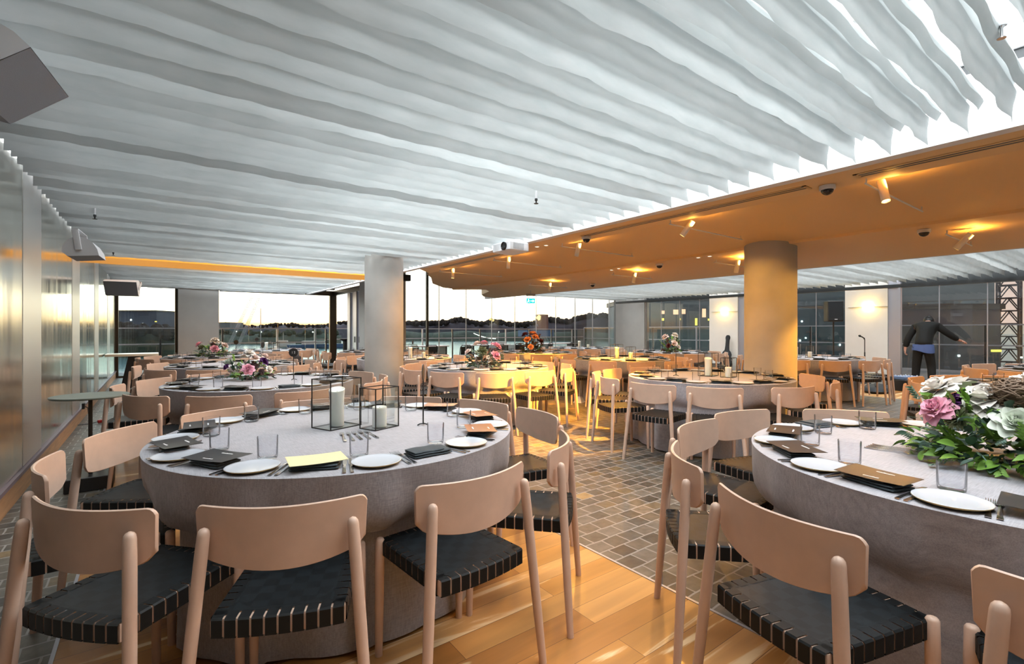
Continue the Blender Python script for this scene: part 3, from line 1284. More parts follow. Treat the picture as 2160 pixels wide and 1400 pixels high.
def make_candle(h, r, worn):
    def f():
        t = thing('pillar_candle', 'candle', 'candle')
        mb = MB()
        n = 24
        rings = []
        for z, k in ((0.0, 0.97), (0.004, 1.0), (h * 0.6, 1.0), (h * 0.8, 1.0 + 0.02 * worn), (h * 0.93, 1.0 + 0.10 * worn), (h, 1.0 + 0.12 * worn), (h + 0.003, 0.93 + 0.1 * worn), (h - 0.008, 0.75), (h - 0.014, 0.3)):
            ring = []
            for j in range(n):
                a_ = 2 * pi * j / n
                lift = worn * 0.02 * (0.5 + 0.5 * cos(a_ - 0.6)) * (z > h * 0.85)
                ring.append((r * k * cos(a_), r * k * sin(a_), z + lift))
            rings.append(ring)
        mb.loft(rings, True, True)
        part('wax', mb.mesh('candle_wax', CANDLE, angle=50), t)
        mb = MB()
        mb.tube([(0, 0, h - 0.014), (0.001, 0, h - 0.004), (0.003, 0.001, h + 0.002)], 0.0012, 6)
        part('wick', mb.mesh('candle_wick', BLACK), t, 'charred wick')
        return t
    return f


DIGITS = {'1': [(0.4, 0.0, 0.6, 1.0)], '2': [(0.1, 0.86, 0.9, 1.0), (0.76, 0.5, 0.9, 0.9), (0.1, 0.43, 0.9, 0.57), (0.1, 0.1, 0.24, 0.5), (0.1, 0.0, 0.9, 0.14)],
          '3': [(0.1, 0.86, 0.9, 1.0), (0.76, 0.1, 0.9, 0.9), (0.25, 0.43, 0.9, 0.57), (0.1, 0.0, 0.9, 0.14)]}


def make_number_stand(num):
    def f():
        t = thing('table_number_stand', 'stand', 'table number')
        mb = MB()
        # wire foot: three short prongs in a ring
        for k in range(3):
            a_ = 2 * pi * k / 3
            mb.tube([(0, 0, 0.010), (0.02 * cos(a_), 0.02 * sin(a_), 0.010), (0.034 * cos(a_), 0.034 * sin(a_), 0.004)], 0.0035, 6)
        part('foot', mb.mesh('stand_foot', BLACK), t)
        mb = MB()
        mb.tube([(0, 0, 0.008), (0, 0, 0.26)], 0.004, 8)
        part('stem', mb.mesh('stand_stem', BLACK), t)
        mb = MB()
        st = 0
        mb.lathe([(0.0, -0.002), (0.046, -0.002), (0.046, 0.002), (0.0, 0.002)], 28, caps=False)
        mb.xf(Matrix.Translation((0, 0, 0.295)) @ Matrix.Rotation(pi / 2, 4, 'X'))
        dk = part('disc', mb.mesh('number_disc', BLACK), t)
        if num:
            mb = MB()
            x = -0.019
            for ch in num:
                for (a0, b0, a1, b1) in DIGITS[ch]:
                    mb.box(x + a0 * 0.014, x + a1 * 0.014, -0.0035, -0.0015, 0.284 + b0 * 0.024, 0.284 + b1 * 0.024)
                x += 0.022
            part('numeral', mb.mesh('number_digits', INK, smooth=False), dk, 'white numerals')
        return t
    return f


# ------------------------------------------------------------------ flowers
def petal(mb, M, ln, wd, cup, curl, tip=0.6, ruffle=0.0, ph=0.0):
    st = len(mb.v)
    nu, nv = 5, 4
    def fn(u, v):
        s = 2 * v - 1
        w = wd * (sin(pi * min(1.0, 0.16 + u * 0.78)) ** tip)
        x = s * w
        y = ln * u * (1 - 0.10 * s * s)
        z = cup * (s * s) * w * 2 + curl * u * u * ln + ruffle * sin(7 * s + ph) * u * u
        return (x, y, z)
    mb.grid(fn, nu, nv)
    mb.xf(M, st)


def rose_mesh(name, R, mat, layers=5, open_=0.8, seed=0, ruffle=0.0):
    rnd = random.Random(seed)
    mb = MB()
    for li in range(layers):
        f_ = li / (layers - 1)
        n = 3 + int(4 * f_)
        ang = radians(82 - 74 * open_ * f_ + rnd.uniform(-4, 4))
        ln = R * (0.42 + 0.60 * f_)
        for k in range(n):
            a_ = 2 * pi * (k + 0.5 * (li % 2)) / n + rnd.uniform(-0.2, 0.2)
            M = Matrix.Rotation(a_, 4, 'Z') @ Matrix.Translation((0, R * 0.05 * (1 + f_), R * 0.25 * (1 - f_))) @ Matrix.Rotation(ang + rnd.uniform(-0.12, 0.12), 4, 'X')
            petal(mb, M, ln, R * (0.30 + 0.22 * f_), 0.35 * (1 - 0.6 * f_), -0.25 * f_ + 0.25 * (1 - f_), 0.55, ruffle * R, rnd.uniform(0, 6))
    return mb.mesh(name, mat, angle=80)


def fluffy_mesh(name, R, mat, seed=0, n=90):
    rnd = random.Random(seed)
    mb = MB()
    for k in range(n):
        z = rnd.uniform(-0.2, 1)
        a_ = rnd.uniform(0, 2 * pi)
        q = Vector((0, 1, 0))
        M = Matrix.Rotation(a_, 4, 'Z') @ Matrix.Rotation(math.asin(max(-1, min(1, z))), 4, 'X')
        petal(mb, M, R * rnd.uniform(0.8, 1.0), R * 0.17, 0.3, rnd.uniform(-0.3, 0.4), 0.6)
    return mb.mesh(name, mat, angle=80)


def leaf_mass(name, R, H, mats, n, seed, ln=(0.04, 0.09), wd=0.28, droop=0.35, fern=0.3):
    rnd = random.Random(seed)
    mb = MB()
    for k in range(n):
        a_ = rnd.uniform(0, 2 * pi)
        el = rnd.uniform(-0.25, 1.25) if k % 3 else rnd.uniform(-0.3, 0.25)
        rr = rnd.uniform(0.35, 0.95)
        base = Vector((R * rr * cos(a_) * cos(el * 0.7), R * rr * sin(a_) * cos(el * 0.7), 0.03 + H * rr * max(0.05, sin(max(0.0, el)))))
        l = rnd.uniform(*ln)
        M = Matrix.Translation(base) @ Matrix.Rotation(a_ - pi / 2 + rnd.uniform(-0.7, 0.7), 4, 'Z') @ Matrix.Rotation(el + rnd.uniform(-0.5, 0.5), 4, 'X') @ Matrix.Rotation(rnd.uniform(-0.8, 0.8), 4, 'Y')
        mb.mi = rnd.randrange(len(mats))
        if rnd.random() < fern:
            # frond of small leaflets
            for j in range(5):
                for sx in (-1, 1):
                    M2 = M @ Matrix.Translation((0, l * (0.2 + 0.2 * j), 0)) @ Matrix.Rotation(-sx * 0.9, 4, 'Z')
                    petal(mb, M2, l * 0.42, l * 0.10, 0.2, -0.2, 0.7)
        else:
            petal(mb, M, l, l * wd, 0.25, -droop * rnd.uniform(0, 1), 0.75)
    # keep leaves above the cloth
    mb.v = [(x, y, max(z, 0.004 + 0.01 * abs(sin(40 * x)))) for x, y, z in mb.v]
    return mb.mesh(name, mats, angle=80)


def make_arrangement(loc, label, R, H, blooms, leaves, seed, group=None, nest=None, nleaf=150, ln=(0.04, 0.09)):
    """blooms: (kind, material, radius, azimuth deg, elevation deg, reach)"""
    t = thing('flower_arrangement', label, 'flowers', loc)
    mb = MB()
    mb.lathe([(0.04, 0.0), (0.05, 0.004), (0.05, 0.025), (0.0, 0.028)], 20)
    part('bowl', mb.mesh('flower_bowl', BLACK), t)
    o = part('foliage', leaf_mass('foliage', R, H, leaves, nleaf, seed, ln), t, 'mixed green leaves')
    o['kind'] = 'stuff'
    for i, (kind, mat, r, az, el, reach) in enumerate(blooms):
        a_, e_ = radians(az), radians(el)
        pos = Vector((R * reach * cos(a_) * cos(e_), R * reach * sin(a_) * cos(e_), 0.05 + H * reach * sin(e_)))
        if kind == 'rose':
            me = rose_mesh('rose', r, mat, 5, 0.85, seed * 31 + i)
        elif kind == 'open':
            me = rose_mesh('open_rose', r, mat, 5, 1.12, seed * 31 + i, 0.06)
        elif kind == 'bud':
            me = rose_mesh('bud', r, mat, 4, 0.45, seed * 31 + i)
        elif kind == 'ruffle':
            me = rose_mesh('carnation', r, mat, 6, 0.95, seed * 31 + i, 0.12)
        else:
            me = fluffy_mesh('fluffy', r, mat, seed * 31 + i)
        nm = {'rose': 'rose', 'open': 'rose', 'bud': 'flower_bud', 'ruffle': 'carnation', 'fluff': 'hydrangea'}[kind]
        b_ = part(nm, me, t)
        b_.location = pos
        d = Vector((cos(a_) * cos(e_), sin(a_) * cos(e_), sin(e_) * 0.9 + 0.25)).normalized()
        b_.rotation_euler = d.to_track_quat('Z', 'Y').to_euler()
    if nest:
        az, el, reach, rad = nest
        a_, e_ = radians(az), radians(el)
        pos = Vector((R * reach * cos(a_) * cos(e_), R * reach * sin(a_) * cos(e_), 0.05 + H * reach * sin(e_)))
        rnd = random.Random(4)
        mb = MB()
        for k in range(170):
            u = Vector((rnd.gauss(0, 1), rnd.gauss(0, 1), rnd.gauss(0, 1))).normalized()
            w = u.cross(Vector((rnd.gauss(0, 0.5), rnd.gauss(0, 0.5), 1))).normalized()
            rr = rad * rnd.uniform(0.8, 1.0)
            pts = [(u * cos(q) + w * sin(q)) * rr for q in (-0.5, -0.25, 0, 0.25, 0.5)]
            pts = [(p.x, p.y, p.z * 0.7) for p in pts]
            mb.tube(pts, rad * 0.035, 4)
        mb.lathe([(0.0, -0.5 * rad), (rad * 0.6, -0.4 * rad), (rad * 0.78, 0), (rad * 0.6, 0.4 * rad), (0, 0.5 * rad)], 16)
        b_ = part('twig_nest', mb.mesh('twig_nest', TWIG), t, 'ball of woven brown twigs')
        b_.location = pos
    return t


# ------------------------------------------------------------------ table cloths
def cloth_mesh(name, R, chairs, seed):
    rnd = random.Random(seed)
    N_ = 192
    top_rings = [(0.0001, ZT)] + [(R * k / 5, ZT) for k in range(1, 5)]
    ph = [rnd.uniform(0, 6.28) for _ in range(6)]
    ang = [2 * pi * k / N_ for k in range(N_)]
    def dent(a):
        d = 0.0
        rin = 0.80
        up_ = 0.0
        for c, rc in chairs:
            q = (a - c + pi) % (2 * pi) - pi
            v = 1 / (1 + (abs(q) / 0.33) ** 9)
            up_ = max(up_, 1 / (1 + (abs(q) / 0.19) ** 4))
            if v > d:
                d, rin = v, min(0.84, rc)
        return d, rin, up_
    dn = [dent(a) for a in ang]
    mb = MB()
    rings = []
    for r, z in top_rings:
        rings.append([(r * cos(a), r * sin(a), z) for a in ang])
    rings.append([((R - 0.008) * cos(a), (R - 0.008) * sin(a), ZT) for a in ang])
    for z, k in ((ZT - 0.003, 0.0), (ZT - 0.012, 0.02), (ZT - 0.05, 0.02), (ZT - 0.10, 0.05), (ZT - 0.15, 0.10), (ZT - 0.19, 0.20), (ZT - 0.225, 0.45), (ZT - 0.25, 0.80), (0.480, 0.99), (0.40, 1.0), (0.28, 0.94), (0.15, 0.86), (0.05, 0.82), (0.012, 0.82)):
        ring = []
        for a, (d, rin, up_) in zip(ang, dn):
            fold = 0.016 * sin(13 * a + ph[0]) + 0.012 * sin(21 * a + ph[1] + 2 * z) + 0.008 * sin(34 * a + ph[2])
            drop = (ZT - z) / ZT
            r_out = R - 0.001 - 0.05 * k + 0.010 * drop * sin(9 * a + ph[3]) + 0.9 * fold * min(1, drop * 2.2)
            r_in = rin - 0.008 + 0.008 * sin(17 * a + ph[4]) * drop
            kk = k * (up_ if z > 0.49 else d)
            r = r_out * (1 - kk) + r_in * kk
            if z > ZT - 0.02:
                r = R if z > ZT - 0.005 else R - 0.001
            ring.append((r * cos(a), r * sin(a), z))
        rings.append(ring)
    mb.loft(rings, True, False)
    mb.f.append(tuple(range(N_)))
    mb.m.append(0)
    return mb.mesh(name, LINEN, angle=75)

# ------------------------------------------------------------------ tables, chairs and place settings
RT = 0.89
TABLES = {
    'T1': ((0.84, 2.645), 'the front left lantern table', [-116, -87, -58, -23, 11, 45, 86, 122, 154, -173, -144.5], [-116, -82, -48, -15, 20, 52, 82, 114, 148, -178, -148]),
    'T17': ((2.75, 0.41), 'the front right flower table', [169, 145, 116, 85, 50, 18, -14, -45, -75, -105, -133, -161], [166, 135, 105, 76, 46, 16, -14, -44, -74, -104, -134, -163]),
    'T2': ((0.925, 5.62), 'the number 13 flower table', [-142, -114, -85, -44, -13, 17, 47, 78, 109, 140, 171], None),
    'T3': ((1.0, 8.68), 'the table behind number 13', [-139, -111, -82, -52, -22, 8, 40, 72, 106, 142, 173], None),
    'T4': ((0.975, 11.45), 'the flower table beside grey pillar', None, None),
    'T5': ((2.45, 14.3), 'the candle table at left window', None, None),
    'T6': ((4.55, 11.95), 'the table beside folded doors', None, None),
    'T7': ((3.98, 5.97), 'the pink flower centre table', [-148, -120, -91, -60, -24, 8, 40, 70, 98, 126, 155, -176], None),
    'T8': ((3.9, 8.75), 'the candle table behind grey column', None, None),
    'T9': ((7.45, 9.1), 'the orange flower table', None, None),
    'T10': ((10.35, 10.5), 'the far candle table', None, None),
    'T11': ((7.12, 6.14), 'the amber-lit candle table', [-154, -124, -93, -62, -30, 2, 34, 66, 100, 135, 170], None),
    'T12': ((5.15, 3.15), 'the lantern table before amber column', [-172, -146, -111, -72, -36, 36, 72, 100, 126, 155], None),
    'T13': ((10.2, 7.2), 'the white flower back table', None, None),
    'T14': ((10.3, 4.15), 'the candle table behind amber column', [-168, -140, -110, -80, -50, -18, 14, 46, 78, 110, 150], None),
    'T15': ((6.77, 0.42), 'the amber-lit right edge table', [122, 152, 178, -152, -122, 92, 62, 32, 2, -30, -60, -92], None),
    'T16': ((9.86, 0.55), 'the table by right window', [128, 155, -177, -148, 98, 68, 38, 8], None),
}
# measured chairs of the two front tables: bearing, distance, facing
SEATED = {'T1': [(-116.8, 1.01, -114.5), (-85.3, 1.0, -85), (-54, 1.0, -48), (-15, 0.985, -7), (15.7, 0.96, 14), (47.5, 0.97, 47), (83, 0.945, 83), (117, 0.945, 115), (150, 0.975, 145), (-177.5, 1.0, 181), (-144.7, 1.07, -140)],
          'T17': [(168.7, 1.14, 164.6), (140.4, 1.07, 134.5), (107.7, 1.02, 98), (77.9, 1.06, 77.8), (46, 1.0, 38), (14, 1.05, 14), (-16, 1.05, -16), (-46, 1.05, -46), (-76, 1.05, -76), (-105, 1.05, -105), (-133, 1.08, -133), (-162.5, 1.12, -162)]}
HIDDEN = {('T4', 'glass'): (2, 3), ('T4', 'menu0'): (4,), ('T4', 'napkin'): (4,),
          ('T6', 'glass'): (0, 1, 2, 3, 4, 5, 11), ('T6', 'menu0'): (0, 4, 5, 11), ('T6', 'napkin'): (0, 4, 5, 11), ('T6', 'plate'): (0, 1, 4, 5, 6),
          ('T8', 'chair'): (6,), ('T8', 'glass'): (6, 7, 8, 9, 10), ('T8', 'menu0'): (6, 7, 10), ('T8', 'napkin'): (6, 7, 10), ('T8', 'plate'): (6, 7, 8, 11),
          ('T11', 'glass'): (6,), ('T13', 'chair'): (4,),
          ('T14', 'chair'): (7, 8), ('T14', 'glass'): (7, 8, 9, 10), ('T14', 'menu0'): (7, 8, 9, 10), ('T14', 'napkin'): (0, 7, 8, 9, 10), ('T14', 'plate'): (0, 8, 9, 10),
          ('T15', 'chair'): (2, 8), ('T15', 'glass'): (10,), ('T15', 'menu0'): (6, 10), ('T15', 'napkin'): (6, 10), ('T15', 'plate'): (9, 11),
          ('T16', 'chair'): (2, 7), ('T16', 'glass'): (0, 8, 9), ('T16', 'plate'): (9,),
          ('T17', 'chair'): (6,), ('T17', 'menu0'): (5,), ('T17', 'plate'): (5,)}      # copies that nothing of the photograph shows
ORD = ['first', 'second', 'third', 'fourth', 'fifth', 'sixth', 'seventh', 'eighth', 'ninth', 'tenth', 'eleventh', 'twelfth', 'thirteenth', 'fourteenth', 'fifteenth', 'sixteenth', 'seventeenth', 'eighteenth', 'nineteenth', 'twentieth', 'last', 'last', 'last', 'last']
RECORDS = {}
PR_CHAIR = Proto(make_chair)


def single(make):
    o = make()
    kids[o.name] = []
    p = Proto.__new__(Proto)
    p.root, p.used = o, False
    return p


PR = {'plate': Proto(make_plate), 'glass': single(make_tumbler), 'napkin': single(make_napkin),
      'menu0': Proto(make_menu(0)), 'menu1': Proto(make_menu(1)), 'menu2': Proto(make_menu(2)),
      'fork': single(make_fork), 'knife': single(make_knife)}
DESC = {'chair': 'pale beech chair', 'plate': 'white side plate', 'glass': 'clear water glass', 'napkin': 'slate folded napkin',
        'menu0': 'black menu card', 'menu1': 'menu card with yellow reflection', 'menu2': 'copper menu card', 'fork': 'steel fork', 'knife': 'steel knife'}
GROUPS = {'chair': 'dining chairs round %s', 'plate': 'side plates on %s', 'glass': 'water glasses on %s', 'napkin': 'napkins on %s',
          'menu0': 'menu cards on %s', 'menu1': 'menu cards on %s', 'menu2': 'menu cards on %s', 'fork': 'forks on %s', 'knife': 'knives on %s'}


def in_frame(x, y, z, mx=60, my=60):
    d = x * SN + y * CS
    if d < 0.15:
        return False
    px, py, _d = project(x, y, z)
    return -mx < px < 2160 + mx and -my < py < 1400 + my


def place(kind, key, tk, x, y, z, rz):
    if isinstance(key, int) and key in HIDDEN.get((tk, kind), ()):
        return None
    pr = PR_CHAIR if kind == 'chair' else PR[kind]
    o = pr.place((x, y, z), rz)
    o['group'] = GROUPS[kind] % TABLES[tk][1]
    RECORDS.setdefault((tk, kind), []).append((o, x, y))
    return o


rt = random.Random(11)
COLS = ((3.06, 7.69), (6.53, 3.10))
for ti, (tk, ((cx, cy_), phrase, ch, st)) in enumerate(TABLES.items()):
    if ch is None:
        n_ = 11 if ti % 2 else 12
        p0 = rt.uniform(-96, -84)
        ch = [p0 + 360 / n_ * k + rt.uniform(-2, 2) for k in range(n_)]
    if st is None:
        n_ = max(11, len(ch))
        if len(ch) < 11:
            p0 = ch[0]
            st = [p0 + 360 / 11 * k for k in range(11)]
        else:
            st = sorted(ch)
            # even out so that settings never collide
            p0 = sum(((c - 360 / len(st) * k) for k, c in enumerate(st))) / len(st)
            st = [p0 + 360 / len(st) * k for k in range(len(st))]
    seats = SEATED.get(tk)
    if seats is None:
        seats = []
        for a in ch:
            gp = min(min((abs((a - c + 180) % 360 - 180) for c in ch if c != a)), 40)
            rr = min(1.11, max(1.045, 0.215 + 0.211 / sin(radians(gp / 2)))) + rt.uniform(0, 0.01)
            seats.append((a, rr, a + rt.uniform(-3, 3)))
    o = put('tablecloth', cloth_mesh('tablecloth', RT, [(radians(a), r_ - 0.258) for a, r_, f_ in seats], ti), None, (cx, cy_, 0))
    tag(o, 'grey linen cloth over ' + phrase, 'tablecloth', 'grey linen tablecloths')
    for k, (a, rr, face) in enumerate(seats):
        ph = radians(a)
        x, y = cx + rr * cos(ph), cy_ + rr * sin(ph)
        if any(hypot(x - a1, y - b1) < 0.66 for a1, b1 in COLS) or x < WX + 0.3 or not in_frame(x + 0.2 * cos(ph), y + 0.2 * sin(ph), 0.7, 330, 330):
            continue
        if tk == 'T6' and y > 12.75:
            continue
        place('chair', k, tk, x, y, 0.0, radians(face) + pi / 2)
    near = tk in ('T1', 'T17', 'T2', 'T12', 'T7')
    for k, a in enumerate(st):
        def pol(r, da):
            q = radians(a + da)
            return cx + r * cos(q), cy_ + r * sin(q), q + pi / 2
        def put_on(kind, r, da, z, jr=0.0, tw=0.0):
            x, y, q = pol(r, da)
            if in_frame(x, y, z, 60, 60):
                return place(kind, k, tk, x, y, z, q + tw + rt.uniform(-jr, jr))
        rn = 0.765 + rt.uniform(-0.01, 0.008)
        tw = rt.uniform(-0.10, 0.10)
        put_on('napkin', rn, 0, ZT + 0.0005, 0.0, tw)
        has_menu = not (tk == 'T1' and k == 1) and not (tk == 'T17' and k == 3) and rt.random() < 0.9
        if has_menu:
            mk = 'menu0'
            if tk == 'T1' and k == 0:
                mk = 'menu1'
            elif tk == 'T1' and k in (2, 3, 4):
                mk = 'menu2'
            put_on(mk, rn - 0.008, 0, ZT + 0.0295, 0.0, tw + rt.uniform(-0.22, 0.22) + (0.35 if tk == 'T1' else 0))
        put_on('plate', 0.783, -17.3 if len(st) < 12 else -15.6, ZT + 0.0005, 0.5)
        put_on('glass', 0.635 + rt.uniform(-0.012, 0.012), 12.5 + rt.uniform(-1.5, 1.5), ZT + 0.0005)
        if tk in ('T1', 'T17', 'T2', 'T12'):
            put_on('fork', 0.765, -7.9, ZT + 0.001, 0.02)
            put_on('fork', 0.765, -9.6, ZT + 0.001, 0.02)
            put_on('knife', 0.765, 7.9, ZT + 0.001, 0.015)
            put_on('knife', 0.765, 9.6, ZT + 0.001, 0.015)

# serving forks left in a bunch near the middle of two tables
for tk, (fx, fy, fz), n_, step, rz in (('T1', (0.82, 2.41, 0), 5, 0.034, -0.12), ('T17', (2.632, 0.71, 0), 5, 0.021, 3.14)):
    for k in range(n_):
        dx, dy = cos(rz) * step * (k - 2), sin(rz) * step * (k - 2)
        place('fork', None, tk, fx + dx, fy + dy, ZT + 0.001, rz + 0.05 * (k - 2))

# centrepieces
def lantern_pair(tk, p1, p2, rz, c1h=0.20, c2h=0.105, frame=True):
    ph = TABLES[tk][1]
    big, small = PR_L[0], PR_L[1]
    cbig, csmall = PR_L[2], PR_L[3]
    if frame:
        big.place((p1[0], p1[1], ZT + 0.0005), rz, 'larger black framed glass lantern on ' + ph, 'glass lanterns')
        small.place((p2[0], p2[1], ZT + 0.0005), rz, 'smaller black framed glass lantern on ' + ph, 'glass lanterns')
    cbig.place((p1[0], p1[1], ZT + 0.005), rz, 'taller ivory pillar candle on ' + ph, 'pillar candles')
    csmall.place((p2[0], p2[1], ZT + 0.005), rz, 'shorter ivory pillar candle on ' + ph, 'pillar candles')

PR_L = [Proto(make_lantern(0.268, 0.10, 0.079)), Proto(make_lantern(0.222, 0.082, 0.061)), Proto(make_candle(0.19, 0.038, 1.0)), Proto(make_candle(0.105, 0.038, 0.15))]
lantern_pair('T1', (0.812, 2.725), (0.992, 2.56), 0.37)
a_ = on_z(1494, 792, 0.752)
b_ = on_z(1537, 795, 0.752)
lantern_pair('T12', a_, b_, 0.2)
for tk, dx, dy in (('T5', 0.0, 0.0), ('T8', 0.07, -0.22), ('T10', 0.05, 0.0), ('T11', 0.0, 0.0), ('T14', -0.1, 0.1)):
    cx, cy_ = TABLES[tk][0]
    lantern_pair(tk, (cx + dx - 0.02, cy_ + dy + 0.09), (cx + dx + 0.17, cy_ + dy - 0.09), 0.25)

def stand(tk, num, x, y, rz, label):
    p = Proto(make_number_stand(num))
    return p.place((x, y, ZT + 0.0005), rz, label, 'table number stands')

stand('T1', None, 1.21, 2.47, 0.98, 'slim black number stand turned edge-on at ' + TABLES['T1'][1])
x, y = on_z(619, 801, 0.752)
stand('T2', '13', x, y, -0.25, 'black number stand with white 13 on the second left table')
for tk, dx, dy, rz, w in (('T4', 0.36, -0.25, 0.3, ''), ('T3', 0.42, 0.05, 0.9, ''), ('T5', -0.28, -0.1, -0.1, ''), ('T8', 0.22, 0.12, 0.8, ''), ('T9', 0.42, -0.05, 0.8, ''), ('T12', -0.25, 0.25, 0.6, '')):
    cx, cy_ = TABLES[tk][0]
    stand(tk, None, cx + dx, cy_ + dy, rz, 'black round number stand on ' + TABLES[tk][1])

FL = [LEAFG, LEAFD, LEAFE, LEAFD]
cx, cy_ = TABLES['T2'][0]
fx, fy = on_z(525, 800, 0.752)
make_arrangement((fx, fy, ZT), 'low arrangement of pink white and purple blooms on ' + TABLES['T2'][1], 0.24, 0.20, [
    ('rose', PINK, 0.062, -100, 22, 0.95), ('rose', BLUSH, 0.052, -70, 62, 1.05), ('open', CREAM, 0.062, -95, 78, 1.2), ('fluff', GREENW, 0.062, 160, 40, 1.0),
    ('ruffle', PURP, 0.058, -35, 48, 0.95), ('open', BLUSH, 0.055, 8, 55, 1.15), ('fluff', MAUVE, 0.055, -75, 45, 0.7), ('bud', CREAM, 0.028, -140, 40, 0.95),
    ('rose', CREAM, 0.045, -38, 18, 0.95), ('ruffle', PURP, 0.035, -165, 28, 1.05), ('rose', BLUSH, 0.045, 100, 60, 1.1), ('rose', CREAM, 0.04, 40, 40, 1.0), ('fluff', MAUVE, 0.04, -60, 15, 0.8)],
    [LEAFG, LEAFD, LEAFB, LEAFE], 3, nleaf=230, ln=(0.03, 0.07))
cx, cy_ = TABLES['T4'][0]
fx, fy = cx - 0.03, cy_
make_arrangement((fx, fy, ZT), 'round arrangement of pink and cream roses on ' + TABLES['T4'][1], 0.27, 0.24, [
    ('open', CREAM, 0.09, -60, 75, 1.2), ('rose', PINK, 0.08, 170, 45, 1.15), ('rose', PINK, 0.08, -85, 30, 0.95), ('rose', BLUSH, 0.08, -25, 40, 1.1),
    ('fluff', MAUVE, 0.07, -90, 62, 0.9), ('fluff', SAGE, 0.07, -150, 35, 1.0), ('rose', CREAM, 0.06, 30, 50, 1.1)],
    [LEAFG, LEAFD, LEAFE], 5, nleaf=170, ln=(0.05, 0.10))
fx, fy = on_z(1022, 774, 0.752)
make_arrangement((fx, fy, ZT), 'full arrangement of pink roses and pale greenery on ' + TABLES['T7'][1], 0.27, 0.27, [
    ('rose', PINK, 0.078, -80, 28, 0.95), ('ruffle', PINK, 0.085, -20, 55, 1.1), ('rose', PINK, 0.06, 60, 70, 1.15), ('rose', BLUSH, 0.062, 110, 65, 1.15),
    ('fluff', SAGE, 0.085, -130, 45, 0.95), ('rose', BLUSH, 0.06, 165, 35, 1.1), ('fluff', SAGE, 0.07, -15, 20, 0.95), ('fluff', MAUVE, 0.08, -55, 50, 0.8), ('bud', CREAM, 0.035, -110, 25, 0.85), ('rose', BLUSH, 0.05, 20, 35, 1.1)],
    [LEAFD, LEAFE, LEAFB, LEAFE], 7, nleaf=210, ln=(0.04, 0.09))
fx, fy = on_z(1120, 743, 0.752)
make_arrangement((fx, fy, ZT), 'tall arrangement of orange and burgundy blooms on ' + TABLES['T9'][1], 0.30, 0.40, [
    ('rose', PEACH, 0.095, -90, 55, 0.95), ('ruffle', PEACH, 0.095, 20, 72, 1.05), ('rose', PEACH, 0.09, -150, 40, 1.0), ('ruffle', BURG, 0.09, 130, 62, 1.05),
    ('ruffle', BURG, 0.10, -40, 35, 0.9), ('ruffle', BURG, 0.08, -60, 68, 0.95), ('rose', PEACH, 0.07, -130, 15, 0.9)],
    [LEAFB, LEAFD, LEAFB], 9, nleaf=150, ln=(0.06, 0.12))
fx, fy = TABLES['T13'][0][0] - 0.03, TABLES['T13'][0][1]
make_arrangement((fx, fy, ZT), 'arrangement of white and blush blooms on ' + TABLES['T13'][1], 0.23, 0.36, [
    ('open', CREAM, 0.09, -60, 68, 1.1), ('open', BLUSH, 0.09, 150, 55, 1.1), ('rose', BLUSH, 0.08, -120, 30, 0.95), ('open', CREAM, 0.085, 10, 35, 1.1),
    ('rose', CREAM, 0.075, -20, 58, 1.05), ('rose', BURG, 0.06, -160, 20, 0.95), ('rose', CREAM, 0.06, -85, 15, 0.9)],
    [LEAFD, LEAFG, LEAFB], 11, nleaf=150, ln=(0.06, 0.11))
cx, cy_ = TABLES['T17'][0]
make_arrangement((cx - 0.02, cy_ - 0.01, ZT), 'large arrangement of white and pink blooms on ' + TABLES['T17'][1], 0.31, 0.27, [
    ('open', PINK, 0.062, 146, 36, 1.02), ('open', CREAM, 0.072, 118, 55, 1.05), ('open', CREAM, 0.085, 170, 62, 0.86), ('rose', GREENW, 0.068, -160, 36, 0.86),
    ('fluff', SAGE, 0.055, 158, 36, 0.86), ('ruffle', PURP, 0.045, 140, 58, 0.86), ('open', CREAM, 0.07, -120, 70, 1.05), ('rose', CREAM, 0.06, 60, 60, 1.0), ('fluff', SAGE, 0.06, -140, 20, 0.95), ('bud', BURG, 0.03, 150, 45, 0.8)],
    [LEAFG, LEAFG, LEAFD, LEAFE], 13, nest=(-150, 66, 0.98, 0.085), nleaf=620, ln=(0.03, 0.08))

# every setting and chair gets the label that singles it out: order along its side of its table
for (tk, kind), rec in RECORDS.items():
    (cx, cy_), phrase = TABLES[tk][0], TABLES[tk][1]
    dc = cx * SN + cy_ * CS
    for side in ('near', 'far'):
        rows = sorted((project(x, y, 0.7)[0], o.name) for o, x, y in rec if ((x * SN + y * CS) < dc) == (side == 'near'))
        for i, (px, nm) in enumerate(rows):
            o = bpy.data.objects[nm]
            if len(rows) == 1:
                o['label'] = '%s alone on the %s side of %s' % (DESC[kind], side, phrase)
            else:
                o['label'] = '%s %s from left on %s side of %s' % (DESC[kind], ORD[i], side, phrase)
PR_CHAIR.finish()
for p in list(PR.values()) + PR_L:
    p.finish()

# ------------------------------------------------------------------ fixtures on the ceiling
SPOTS = [(4.68, 1.34, 2.40, 10, -14, 80, 24), (4.68, 3.10, 2.40, 17, 32, 800, 40), (4.68, 4.80, 2.40, -4, 22, 240, 30), (4.68, 6.42, 2.40, 0, 6, 190, 30), (4.68, 8.26, 2.40, 4, 0, 300, 30),
         (6.90, 1.27, 2.23, 4, 40, 110, 40), (6.90, 3.75, 2.23, 0, 10, 60, 20), (6.90, 5.65, 2.23, 0, 12, 420, 30), (6.90, 7.95, 2.23, 0, 10, 320, 30), (6.90, -0.35, 2.23, 0, 14, 420, 30)]


